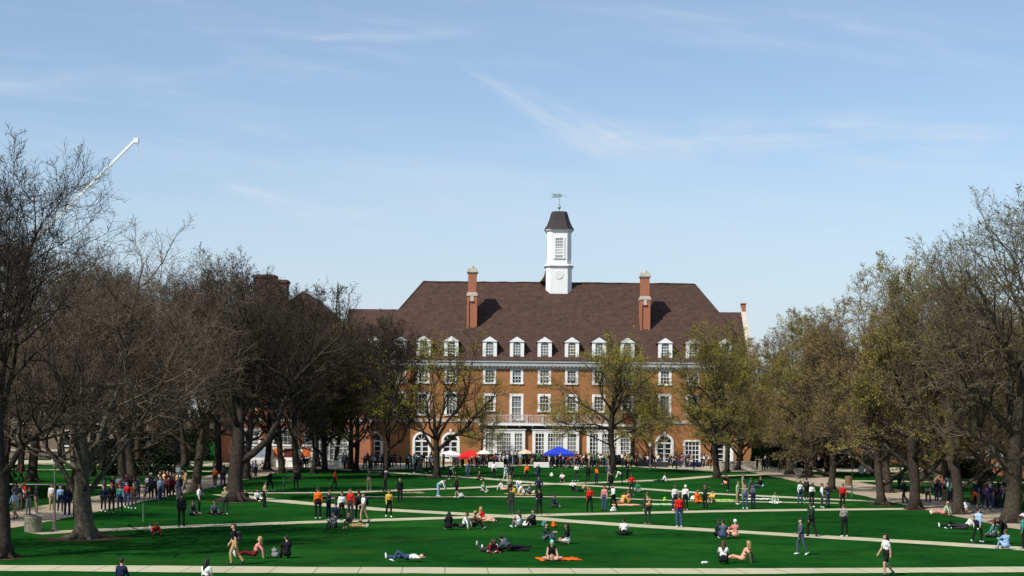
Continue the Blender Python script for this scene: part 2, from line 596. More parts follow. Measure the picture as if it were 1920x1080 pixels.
WX = [747, 792, 844, 916, 967, 1019, 1070, 1121, 1174, 1245, 1297, 1357]
XL, XR = bx(640), bx(1408)
holes = []
for px in WX:
    x = bx(px)
    holes.append((x - 0.6, x + 0.6, bz(718), bz(694)))
    if px == 967:
        holes.append((x - 0.65, x + 0.65, bz(786), bz(743)))
    elif 900 < px < 1200:
        holes.append((x - 0.6, x + 0.6, bz(770), bz(743)))
    else:
        holes.append((x - 0.6, x + 0.6, bz(778), bz(741)))
    if px not in (916, 967, 1019, 1070, 1121, 1174):
        pass
for px in (663, 700):
    x = bx(px)
    holes += [(x - 0.6, x + 0.6, bz(718), bz(694)), (x - 0.6, x + 0.6, bz(778), bz(741))]
upper = list(holes)
doors = [(790, 1.05), (844, 1.05), (1245, 1.05), (1297, 0.0), (1357, 1.05), (700, 1.05), (663, 1.05)]
dz0, dzs = 0.25, 3.05
for px, r in doors:
    x = bx(px)
    if r:
        holes.append((x - r, x + r, dz0, dzs + r))
    else:
        holes.append((x - 0.95, x + 0.95, dz0, 3.3))
big = [(905, 983), (998, 1084), (1100, 1183)]
for a, b in big:
    holes.append((bx(a) + 0.25, bx(b) - 0.25, 0.9, 4.45))
wall = MB()
front_wall(wall, XL, XR, 0, EAVE - 0.6, YF, holes)
YB = 2 * roof_y(ZW) - YE - 1.0
wall.add([(XR, YF, 0), (XR, YB, 0), (XR, YB, EAVE - 0.6), (XR, YF, EAVE - 0.6)], [(0, 1, 2, 3)])
wall.add([(XL, YB, 0), (XR, YB, 0), (XR, YB, EAVE - 0.6), (XL, YB, EAVE - 0.6)], [(3, 2, 1, 0)])
# gable end with its brick parapet
wall.prism([(XR - 0.5, YE + 0.3, EAVE - 0.7), (XR - 0.5, roof_y(ZW), ZW + 0.55), (XR - 0.5, 2 * roof_y(ZW) - YE - 0.3, EAVE - 0.7)], (0.6, 0, 0))
for px, r in doors:
    if r:
        arched_door(wall, bld, bx(px), r, dz0, dzs, YF)
wall_o = wall.build('wall', BRICK, bld, fix=False)
for h in upper:
    window(bld, *h, YF, 3, 4)
x = bx(1297)
window(bld, x - 0.95, x + 0.95, dz0, 3.3, YF, 4, 5, 0.2, 'door', GLASS, 0.09, False)
for a, b in big:
    x0, x1 = bx(a) + 0.25, bx(b) - 0.25
    w = x1 - x0
    f = MB()
    f.box(x0 - 0.3, x1 + 0.3, YF - 0.45, YF + 0.2, 4.45, 4.68)
    f.box(x0 - 0.42, x1 + 0.42, YF - 0.55, YF + 0.2, 4.68, 4.78)
    f.box(x0 - 0.3, x0 + 0.12, YF - 0.45, YF + 0.2, 0.9, 4.45)
    f.box(x1 - 0.12, x1 + 0.3, YF - 0.45, YF + 0.2, 0.9, 4.45)
    f.box(x0 - 0.4, x1 + 0.4, YF - 0.5, YF + 0.2, 0.6, 0.9)
    m1, m2 = x0 + w * 0.27, x0 + w * 0.73
    for q in (m1, m2):
        f.box(q - 0.29, q + 0.29, YF - 0.42, YF + 0.2, 0.9, 4.45)
    f.box(x0 + 0.12, x1 - 0.12, YF - 0.40, YF + 0.2, 4.2, 4.45)
    for p, q, n in ((x0 + 0.12, m1 - 0.23, 3), (m1 + 0.23, m2 - 0.23, 6), (m2 + 0.23, x1 - 0.12, 3)):
        for i in range(1, n):
            t = p + (q - p) * i / n
            f.box(t - 0.035, t + 0.035, YF - 0.32, YF - 0.27, 0.9, 4.2)
        for j in range(1, 6):
            z = 0.9 + 3.3 * j / 6
            f.box(p, q, YF - 0.33, YF - 0.26, z - 0.035, z + 0.035)
    fo = f.build('bay_window', WHITE, bld)
    p = MB()
    p.box(x0, x1, YF - 0.24, YF - 0.20, 0.9, 4.2)
    p.build('pane', BLIND if a == 905 else GLASS, fo)
    cur = MB()                              # net curtains behind the glass, drawn unevenly
    for k in range(7):
        t = x0 + w * k / 7
        if random.random() < 0.75:
            cur.box(t + 0.02, t + w / 7 - 0.02, YF - 0.252, YF - 0.245, 0.9 + random.choice([0, 0, 0.6]), 4.2 - random.choice([0, 0.5, 1.1]))
    cur.build('curtain', BLIND, fo)
# string course left and right of the balcony
sc = MB()
for a, b in ((XL, bx(896)), (bx(1196), XR)):
    sc.box(a, b, YF - 0.1, YF + 0.02, bz(793), bz(787))
sc.build('string_course', STONE, bld)
# balcony
BY = YF - 0.85
b = MB()
b.box(bx(896), bx(1196), BY, YF - 0.003, bz(798.5), bz(794))
for k in range(13):
    x = bx(900) + (bx(1192) - bx(900)) * k / 12
    b.box(x - 0.1, x + 0.1, BY + 0.2, YF - 0.07, bz(801.5), bz(798.5))
bo = b.build('balcony', WHITE, bld)
rl = MB()
rl.box(bx(897), bx(1195), BY + 0.05, BY + 0.2, bz(780.5), bz(778.5))
rl.box(bx(897), bx(1195), BY + 0.05, BY + 0.2, bz(794) + 0.05, bz(794) + 0.13)
n = 110
for k in range(n + 1):
    x = bx(897) + 0.05 + (bx(1195) - bx(897) - 0.1) * k / n
    if k % 11 == 0:
        rl.box(x - 0.14, x + 0.14, BY, BY + 0.25, bz(794), bz(777))
    else:
        rl.box(x - 0.035, x + 0.035, BY + 0.09, BY + 0.16, bz(794) + 0.13, bz(780.5))
rl.build('balustrade', mat('weathered_white', (0.50, 0.45, 0.42), 0.7, 0.3, 2.0), bo)
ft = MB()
ft.box(bx(898), bx(1194), YF - 0.06, YF - 0.01, bz(811), bz(798.6))  # dark strip on the wall, paints the shadow under the balcony slab
ft.build('balcony_shadow_band', DARK_METAL, bld)
# cornice
c = MB()
c.box(XL, XR + 0.1, YF - 0.50, YF + 0.2, EAVE - 0.55, EAVE - 0.05)
c.box(XL, XR + 0.1, YF - 0.62, YF + 0.2, EAVE - 0.05, EAVE + 0.22)
c.box(XL, XR + 0.1, YF - 0.22, YF + 0.1, EAVE - 0.95, EAVE - 0.55)
for k in range(100):
    x = XL + (XR - XL) * (k + 0.5) / 100
    c.box(x - 0.09, x + 0.09, YF - 0.45, YF - 0.22, EAVE - 0.72, EAVE - 0.55)
c.build('cornice', CORNICE, bld)
# roof: one long slope, a hipped upper part over the middle
RL, RR = bx(790, 231), bx(1300, 231)
hl, hr = bx(745, 226), bx(1345, 226)
yr, yw = roof_y(ZR), roof_y(ZW)
e0 = 0.24
el = hl - (RL - hl) * (ZW - EAVE) / (ZR - ZW)
er = hr + (hr - RR) * (ZW - EAVE) / (ZR - ZW)
rf = MB()
yb2 = 2 * yr - YE
rf.add([(XL, YE, EAVE + e0), (el, YE, EAVE + e0), (er, YE, EAVE + e0), (XR, YE, EAVE + e0),
        (XL, yw, ZW + e0), (hl, yw, ZW + e0), (hr, yw, ZW + e0), (XR, yw, ZW + e0),
        (RL, yr, ZR + e0), (RR, yr, ZR + e0),
        (hl, 2 * yr - yw, ZW + e0), (hr, 2 * yr - yw, ZW + e0), (XL, 2 * yw - YE, EAVE + e0), (XR, 2 * yw - YE, EAVE + e0), (el, yb2, EAVE + e0), (er, yb2, EAVE + e0)],
       [(0, 1, 5, 4), (1, 2, 6, 5), (2, 3, 7, 6), (5, 6, 9, 8), (5, 8, 10), (6, 11, 9), (8, 9, 11, 10), (4, 5, 10, 14, 12), (7, 13, 15, 11, 6), (10, 11, 15, 14)])
nseg = 40                                   # ridge tiles, a little uneven
roof_o = rf.build('roof', ROOF, bld)
rd = MB()
pts = [(RL + (RR - RL) * k / nseg, yr, ZR + e0 + 0.02 + random.uniform(-0.03, 0.05)) for k in range(nseg + 1)]
rd.tube(pts, 0.13, 5)
rd.tube([(RL, yr, ZR + e0), (hl, yw, ZW + e0)], 0.11, 5)
rd.tube([(RR, yr, ZR + e0), (hr, yw, ZW + e0)], 0.11, 5)
rd.build('ridge_tiles', ROOF, roof_o)
cp = MB()                                   # pale coping and little stack on the gable end
cp.prism([(XR - 0.55, YE - 0.1, EAVE + 0.1), (XR - 0.55, yw, ZW + 0.6), (XR - 0.55, yw, ZW + 0.85), (XR - 0.55, YE - 0.1, EAVE + 0.45)], (0.7, 0, 0))
cp.build('coping', STONE, bld)
st = MB()
st.box(XR - 0.45, XR + 0.1, yw - 0.6, yw + 0.6, ZW + 0.2, ZW + 1.35)
st.box(XR - 0.55, XR + 0.2, yw - 0.7, yw + 0.7, ZW + 1.35, ZW + 1.5)
st.build('chimney', BRICK_RED, bld)


def dormer(parent, xc, yfr, zb, ww=0.97, hh=2.35):
    """White faced dormer; pane and little gabled roof are sub-parts."""
    d = MB()
    z1 = zb + hh
    pk = z1 + 0.72
    d.box(xc - ww, xc - 0.5, yfr, yfr + 0.25, zb, z1)
    d.box(xc + 0.5, xc + ww, yfr, yfr + 0.25, zb, z1)
    d.box(xc - 0.5, xc + 0.5, yfr, yfr + 0.25, zb, zb + 0.32)
    q = arch_pts(xc, 0.5, z1 - 0.42, 8)
    d.prism([(xc - 0.5, yfr, z1)] + [(a, yfr, z) for a, z in q[::-1]] + [(xc + 0.5, yfr, z1)], (0, 0.25, 0))
    d.prism([(xc - ww - 0.14, yfr - 0.12, z1), (xc + ww + 0.14, yfr - 0.12, z1), (xc, yfr - 0.12, pk)], (0, 0.35, 0))
    d.box(xc - ww - 0.06, xc + ww + 0.06, yfr - 0.16, yfr + 0.1, zb - 0.16, zb)
    for k in (-1, 1):
        d.box(xc + k * 0.17 - 0.025, xc + k * 0.17 + 0.025, yfr + 0.12, yfr + 0.17, zb + 0.32, z1 - 0.05)
    for k in range(1, 5):
        z = zb + 0.32 + 1.95 * k / 5
        d.box(xc - 0.5, xc + 0.5, yfr + 0.11, yfr + 0.18, z - 0.03, z + 0.03)
    o = d.build('dormer', WHITE, parent)
    p = MB()
    p.box(xc - 0.5, xc + 0.5, yfr + 0.19, yfr + 0.22, zb + 0.3, z1 - 0.02)
    p.build('pane', random.choice([GLASS, BLIND, BLIND, AMBER]), o)
    r = MB()
    yk = yfr + 4.2
    r.box(xc - ww + 0.05, xc + ww - 0.05, yfr + 0.25, yk, zb - 0.3, z1)
    r.prism([(xc - ww - 0.2, yfr - 0.08, z1 + 0.02), (xc, yfr - 0.08, pk + 0.12), (xc + ww + 0.2, yfr - 0.08, z1 + 0.02), (xc + ww + 0.2, yfr - 0.08, z1 - 0.05),
             (xc, yfr - 0.08, pk + 0.02), (xc - ww - 0.2, yfr - 0.08, z1 - 0.05)], (0, yk - yfr, 0))
    r.build('roof', ROOF, o)
    return o


for px in [660, 700] + WX:
    dormer(bld, bx(px), YF - 0.12, EAVE + 0.42)


def chimney(px, ytop, yband, ybase, m):
    Y0 = 223.4
    x = bx(px, Y0)
    zb, zt = bz(yband, Y0), bz(ytop, Y0)
    o = MB()
    z0 = roof_z(Y0) - 0.4
    o.box(x - 0.70, x - 0.42, Y0, Y0 + 2.6, z0, zb)
    o.box(x + 0.42, x + 0.70, Y0, Y0 + 2.6, z0, zb)
    o.box(x - 0.42, x + 0.42, Y0 + 0.16, Y0 + 2.44, z0, zb)
    q = arch_pts(x, 0.42, zb - 1.0, 8)
    o.prism([(x - 0.42, Y0, zb)] + [(a, Y0, z) for a, z in q[::-1]] + [(x + 0.42, Y0, zb)], (0, 0.16, 0))
    o.box(x - 0.58, x + 0.58, Y0 + 0.1, Y0 + 2.5, zb + 0.5, zt - 0.9)
    co = o.build('chimney', m, bld)
    s = MB()
    s.box(x - 0.78, x + 0.78, Y0 - 0.08, Y0 + 2.68, zb, zb + 0.28)
    s.box(x - 0.68, x + 0.68, Y0 + 0.02, Y0 + 2.58, zb + 0.28, zb + 0.5)
    s.box(x - 0.22, x + 0.22, Y0 - 0.06, Y0 - 0.005, zb - 0.75, zb)
    s.build('stone_band', STONE, co)
    s = MB()
    s.box(x - 0.62, x + 0.62, Y0 + 0.06, Y0 + 2.54, zt - 0.9, zt - 0.72)
    s.box(x - 0.78, x + 0.78, Y0 - 0.08, Y0 + 2.68, zt - 0.72, zt - 0.5)
    s.box(x - 0.64, x + 0.64, Y0 + 0.05, Y0 + 2.55, zt - 0.5, zt - 0.15)
    s.build('stone_cap', STONE, co)
    s = MB()
    s.box(x - 0.82, x + 0.82, Y0 - 0.13, Y0 - 0.005, z0 - 0.25, z0 + 0.35)
    s.build('flashing', GREY_METAL, co)
    pt = MB()
    for k in range(3):
        pt.lathe([(0.24, 0), (0.2, 0.35), (0.16, 0.35)], (x, Y0 + 0.5 + 0.8 * k, zt - 0.15), 10)
    pt.build('chimney_pot', STONE, co)


chimney(882, 502, 556, 615, BRICK_RED)
chimney(1207, 507.5, 560.5, 619, BRICK_RED)

# cupola
CY = yr
cx = bx(1044, CY)


def octo(h, ch, z, c=(cx, CY)):
    a, b = h, h - ch
    return [(c[0] + x, c[1] + y, z) for x, y in ((-b, -a), (b, -a), (a, -b), (a, b), (b, a), (-b, a), (-a, b), (-a, -b))]


def cz(py):
    return bz(py, CY)


t = MB()
t.loft([octo(1.86, 0.62, 22.6), octo(1.86, 0.62, cz(503))])
t.loft([octo(1.9, 0.63, cz(503)), octo(2.1, 0.72, cz(501)), octo(2.12, 0.73, cz(499.5)), octo(1.9, 0.63, cz(498))])
wz0, wz1 = cz(484), cz(449)
t.loft([octo(1.74, 0.58, cz(498)), octo(1.74, 0.58, cz(437))])
t.loft([octo(1.76, 0.59, cz(437)), octo(1.95, 0.66, cz(434)), octo(2.0, 0.68, cz(432))])
for s in (-1, 1):
    t.box(cx + s * 0.64 - 0.12, cx + s * 0.64 + 0.12, CY - 1.86, CY - 1.74, wz0 - 0.1, wz1 + 0.15)
t.box(cx - 0.52, cx + 0.52, CY - 1.86, CY - 1.74, wz1, wz1 + 0.15)
t.box(cx - 0.85, cx + 0.85, CY - 1.9, CY - 1.74, wz0 - 0.22, wz0 - 0.1)
to = t.build('cupola', WHITE, bld)
p = MB()
p.box(cx - 0.52, cx + 0.52, CY - 1.78, CY - 1.735, wz0 - 0.1, wz1)
p.box(cx + 1.735, cx + 1.78, CY - 0.52, CY + 0.52, wz0 - 0.1, wz1)
p.box(cx - 1.78, cx - 1.735, CY - 0.52, CY + 0.52, wz0 - 0.1, wz1)
po = p.build('window', mat('grey_glass', (0.26, 0.27, 0.27), 0.3, 0.5, 0.8, spec=0.4), to)
g = MB()
for k in (-1, 0, 1):
    g.box(cx + k * 0.26 - 0.03, cx + k * 0.26 + 0.03, CY - 1.83, CY - 1.782, wz0 - 0.1, wz1)
for k in range(1, 7):
    z = wz0 - 0.1 + (wz1 - wz0 + 0.1) * k / 7
    g.box(cx - 0.52, cx + 0.52, CY - 1.835, CY - 1.782, z - 0.05, z + (0.05 if k > 3 else 0.2))
g.build('louver', WHITE, to)
rr = MB()
prof = [(2.12, 432), (2.08, 430.5), (1.78, 424), (1.5, 415), (1.3, 406), (1.18, 400), (1.0, 397.5), (0.2, 396.5)]
rr.loft([octo(r, r * 0.42, cz(y)) for r, y in prof])
rr.build('roof', mat('dark_slate', (0.036, 0.027, 0.027), 0.6, 0.4, 3.0), to)
md = MB()
ring = [(cx + 0.62 * math.cos(a), CY - 1.875, cz(517) + 0.62 * math.sin(a)) for a in [2 * math.pi * k / 24 for k in range(24)]]
md.prism(ring, (0, -0.05, 0))
md.build('medallion', mat('pale_grey_paint', (0.70, 0.73, 0.71), 0.5), to)
wv = MB()
wv.tube([(cx, CY, cz(397)), (cx, CY, cz(362))], [0.07, 0.03], 6)
wv.lathe([(0.02, -0.3), (0.2, -0.12), (0.26, 0), (0.2, 0.14), (0.03, 0.3)], (cx, CY, cz(389)), 10)
za = cz(367)
wv.prism([(cx - 1.15, CY - 0.03, za + 0.3), (cx + 0.2, CY - 0.03, za + 0.26), (cx + 0.46, CY - 0.03, za), (cx + 0.2, CY - 0.03, za - 0.26), (cx - 1.15, CY - 0.03, za - 0.3), (cx - 0.9, CY - 0.03, za)], (0, 0.06, 0))
wv.tube([(cx + 0.4, CY, za), (cx + 1.2, CY, za)], 0.02, 5)
for k in range(4):
    a = k * math.pi / 2
    wv.tube([(cx, CY, cz(385)), (cx + 0.32 * math.cos(a), CY + 0.32 * math.sin(a), cz(385) + 0.05)], 0.025, 4)
wv.build('weathervane', COPPER, to)
sk = MB()                                   # small swept roof at the cupola's left foot
sx = cx - 1.86
sk.loft([[(sx - q, CY - 1.1, z), (sx + 0.05, CY - 1.1, z), (sx + 0.05, CY + 1.1, z), (sx - q, CY + 1.1, z)] for q, z in ((0.85, cz(529)), (0.5, cz(524)), (0.25, cz(518)), (0.08, cz(508)))])
sk.build('swept_roof', ROOF, to)

# left pavilion: stands forward of the long front
PY = 214.0
PL, PR = bx(412, PY), bx(694, PY)
pwx = [467, 520, 575, 628, 660]
holes = []
for px in pwx:
    x = bx(px, PY)
    for a, b in ((717, 693), (776, 742)):
        holes.append((x - 0.55, x + 0.55, bz(a - 4), bz(b - 4)))
ph = list(holes)
for px in (467, 530, 590, 634):
    x = bx(px, PY)
    holes.append((x - 1.2, x + 1.2, 0.5, 4.3))
wl = MB()
front_wall(wl, PL, PR, 0, EAVE - 0.6, PY, holes)
wl.add([(PR, PY, 0), (PR, YF + 3, 0), (PR, YF + 3, EAVE - 0.6), (PR, PY, EAVE - 0.6)], [(0, 1, 2, 3)])
wl.add([(PL, PY, 0), (PL, YF + 20, 0), (PL, YF + 20, EAVE - 0.6), (PL, PY, EAVE - 0.6)], [(3, 2, 1, 0)])
wl.build('wall', BRICK_RED, bld, fix=False)
for h in ph:
    window(bld, *h, PY, 3, 4)
for h in holes[len(ph):]:
    window(bld, *h, PY, 4, 5, 0.3, 'arcade_window', BLIND, 0.08)
c = MB()
c.box(PL - 0.8, PR + 0.6, PY - 0.8, PY + 0.2, EAVE - 0.4, EAVE + 0.05)
c.box(PR - 0.1, PR + 0.6, PY + 0.2, YF - 0.96, EAVE - 0.4, EAVE + 0.05)
c.box(PL - 0.1, PR + 0.1, PY - 0.1, PY - 0.003, bz(794), bz(788))
c.build('cornice', CORNICE, bld)
ax, ay, az = bx(563, 222), 223.0, bz(548, 222)
rf = MB()
o = 0.9
rf.add([(PL - o, PY - o, EAVE), (PR + o, PY - o, EAVE), (ax, ay, az), (ax, ay + 22, az), (PL - o, ay + 26, EAVE), (PR + o, ay + 26, EAVE)],
       [(0, 1, 2), (1, 5, 3, 2), (0, 2, 3, 4), (4, 3, 5)])
rf.build('roof', ROOF, bld)
for px in (495, 545, 600):
    dormer(bld, bx(px, PY), PY + 0.1, EAVE + 0.45)
ch = MB()
for (a, b, t) in ((474, 514, 521), (514.3, 535, 530)):
    ch.box(bx(a, 219), bx(b, 219), 218, 221, EAVE, bz(t, 219) - 0.4)
    ch.box(bx(a, 219) - 0.15, bx(b, 219) + (0.15 if a > 500 else 0.0), 217.85, 221.15, bz(t, 219) - 0.4, bz(t, 219))
ch.build('chimney', mat('dark_brick', (0.105, 0.05, 0.04), 0.9, 0.4, 2.5), bld)  # darker brick than the other chimneys, tone varied by noise

# lattice aerial behind the wing ridge
an = empty('radio_mast', (bx(630, 230), 230, 0), 0, 'thin lattice aerial mast sticking up behind the long brick roof', 'mast')
m = MB()
zt = bz(541, 230)
for k in range(3):
    a = 2 * math.pi * k / 3
    m.tube([(0.5 * math.cos(a), 0.5 * math.sin(a), 19.0), (0.06 * math.cos(a), 0.06 * math.sin(a), zt)], 0.045, 4)
for k in range(10):
    z = 20 + (zt - 20) * k / 10
    r = 0.5 - 0.44 * k / 10
    for j in range(3):
        a, b = 2 * math.pi * j / 3, 2 * math.pi * (j + 1) / 3
        m.tube([(r * math.cos(a), r * math.sin(a), z), (r * math.cos(b), r * math.sin(b), z + 0.5)], 0.03, 4)
m.build('lattice', DARK_METAL, an)
m = MB()
for z in (zt - 0.8, zt - 1.6):
    m.tube([(-0.6, 0, z), (0.6, 0, z)], 0.035, 4)
m.tube([(0, 0, zt - 1), (0, 0, zt + 0.7)], 0.03, 4)
m.build('antenna', DARK_METAL, an)


# ------------------------------------------------------------------ halls beside and behind the quad
def hall(name, loc, rz, w, d, zw, zr, m, label, cols, rows, ground=1.2, chim=()):
    """Brick hall facing its own -Y."""
    e = empty(name, loc, rz, label, 'building')
    hs = []
    for r_ in range(rows):
        zb = ground + r_ * (zw - ground - 0.4) / rows + 0.7
        for c_ in range(cols):
            x = -w / 2 + w * (c_ + 0.5) / cols
            hs.append((x - 0.65, x + 0.65, zb, zb + 2.0))
    wb = MB()
    front_wall(wb, -w / 2, w / 2, 0, zw, 0, hs)
    for s in (-1, 1):
        pts = [(s * w / 2, 0, 0), (s * w / 2, d, 0), (s * w / 2, d, zw), (s * w / 2, d / 2, zr - 0.1), (s * w / 2, 0, zw)]
        wb.add(pts, [(0, 1, 2, 3, 4) if s > 0 else (4, 3, 2, 1, 0)])
    wb.add([(-w / 2, d, 0), (w / 2, d, 0), (w / 2, d, zw), (-w / 2, d, zw)], [(3, 2, 1, 0)])
    wb.build('wall', m, e, fix=False)
    for h in hs:
        f = MB()
        f.box(h[0] - 0.15, h[0] + 0.05, -0.05, 0.2, h[2], h[3] + 0.2)
        f.box(h[1] - 0.05, h[1] + 0.15, -0.05, 0.2, h[2], h[3] + 0.2)
        f.box(h[0] + 0.05, h[1] - 0.05, -0.05, 0.2, h[3], h[3] + 0.2)
        f.box(h[0] - 0.2, h[1] + 0.2, -0.12, 0.2, h[2] - 0.2, h[2])
        f.box(h[0] + 0.05, h[1] - 0.05, 0.08, 0.14, (h[2] + h[3]) / 2 - 0.05, (h[2] + h[3]) / 2 + 0.05)
        f.box((h[0] + h[1]) / 2 - 0.03, (h[0] + h[1]) / 2 + 0.03, 0.09, 0.13, h[2], h[3])
        fo = f.build('window', WHITE, e)
        q = MB()
        q.add([(h[0], 0.16, h[2]), (h[1], 0.16, h[2]), (h[1], 0.16, h[3]), (h[0], 0.16, h[3])], [(0, 1, 2, 3)])
        q.build('pane', random.choice([GLASS, GLASS, BLIND]), fo)
    r_ = MB()
    r_.prism([(-w / 2 - 0.5, -0.8, zw), (-w / 2 - 0.5, d / 2, zr), (-w / 2 - 0.5, d + 0.8, zw), (-w / 2 - 0.5, d + 0.8, zw - 0.25), (-w / 2 - 0.5, d / 2, zr - 0.3), (-w / 2 - 0.5, -0.8, zw - 0.25)], (w + 1, 0, 0))
    r_.build('roof', ROOF, e)
    k = MB()
    k.box(-w / 2 - 0.1, w / 2 + 0.1, -0.3, -0.003, zw - 0.9, zw - 0.3)
    k.box(-w / 2 - 0.1, w / 2 + 0.1, -0.12, -0.003, ground - 0.2, ground + 0.1)
    k.build('cornice', STONE, e)
    if chim:
        q = MB()
        q.box(chim[0] - 1.3, chim[0] + 1.3, d / 2 - 1, d / 2 + 1, zw, zr + chim[1])
        q.box(chim[0] - 1.45, chim[0] + 1.45, d / 2 - 1.15, d / 2 + 1.15, zr + chim[1], zr + chim[1] + 0.3)
        q.build('chimney', m, e)
    return e


hall('brick_hall', (-46, 100, 0), R(90), 60, 16, 15, 21, BRICK_RED, 'tall red brick hall half hidden behind the bare trees at the left edge', 12, 4)
hall('brick_hall', (-78, 226, 0), 0, 54, 16, 11, 16, mat('buff_stucco', (0.20, 0.155, 0.115), 0.9, 0.2, 0.4), 'pale low hall glimpsed far behind the left trees', 11, 3)
hall('brick_hall', (58, 160, 0), R(-90), 74, 16, 9, 13.5, BRICK_RED, 'red brick hall behind the right tree row and walk', 15, 2)
hall('brick_hall', (80, 232, 0), 0, 70, 16, 8.5, 13, BRICK, 'far low brick hall between the right trees beside the long brick building', 14, 2)


# ------------------------------------------------------------------ trees
def bark(name, c, c2):
    return mat(name, c, 0.95, 0.5, 5.0, 0.9, 0.1, var2=c2)


BARK_DARK = bark('bark_dark', (0.045, 0.036, 0.028), (0.020, 0.016, 0.013))
BARK_PALE = bark('bark_pale', (0.125, 0.108, 0.080), (0.045, 0.038, 0.028))
BARK_BROWN = bark('bark_brown', (0.062, 0.050, 0.036), (0.026, 0.021, 0.015))
TWIG_DARK = mat('twigs_dark', (0.046, 0.036, 0.028), 0.95, 0.4, 0.6, 0, 0.1)
TWIG_BROWN = mat('twigs_brown', (0.14, 0.108, 0.075), 0.95, 0.4, 0.6, 0, 0.1)


def leafmat(name, c, c2):
    m = mat(name, c, 0.8, 0.5, 0.45, 0, 0.2, var2=c2)
    return m


BUD_OLIVE = leafmat('buds_olive', (0.24, 0.205, 0.028), (0.135, 0.115, 0.020))
BUD_YELLOW = leafmat('buds_yellow_green', (0.31, 0.275, 0.028), (0.20, 0.18, 0.022))
BUD_BROWN = leafmat('buds_brown', (0.235, 0.165, 0.058), (0.135, 0.094, 0.036))
BUD_GREEN = leafmat('young_leaves_green', (0.15, 0.145, 0.030), (0.075, 0.075, 0.020))
BUD_DARK = leafmat('buds_dark', (0.060, 0.046, 0.025), (0.030, 0.024, 0.014))


def rot_about(v, ax, a):
    return Matrix.Rotation(a, 3, ax) @ v


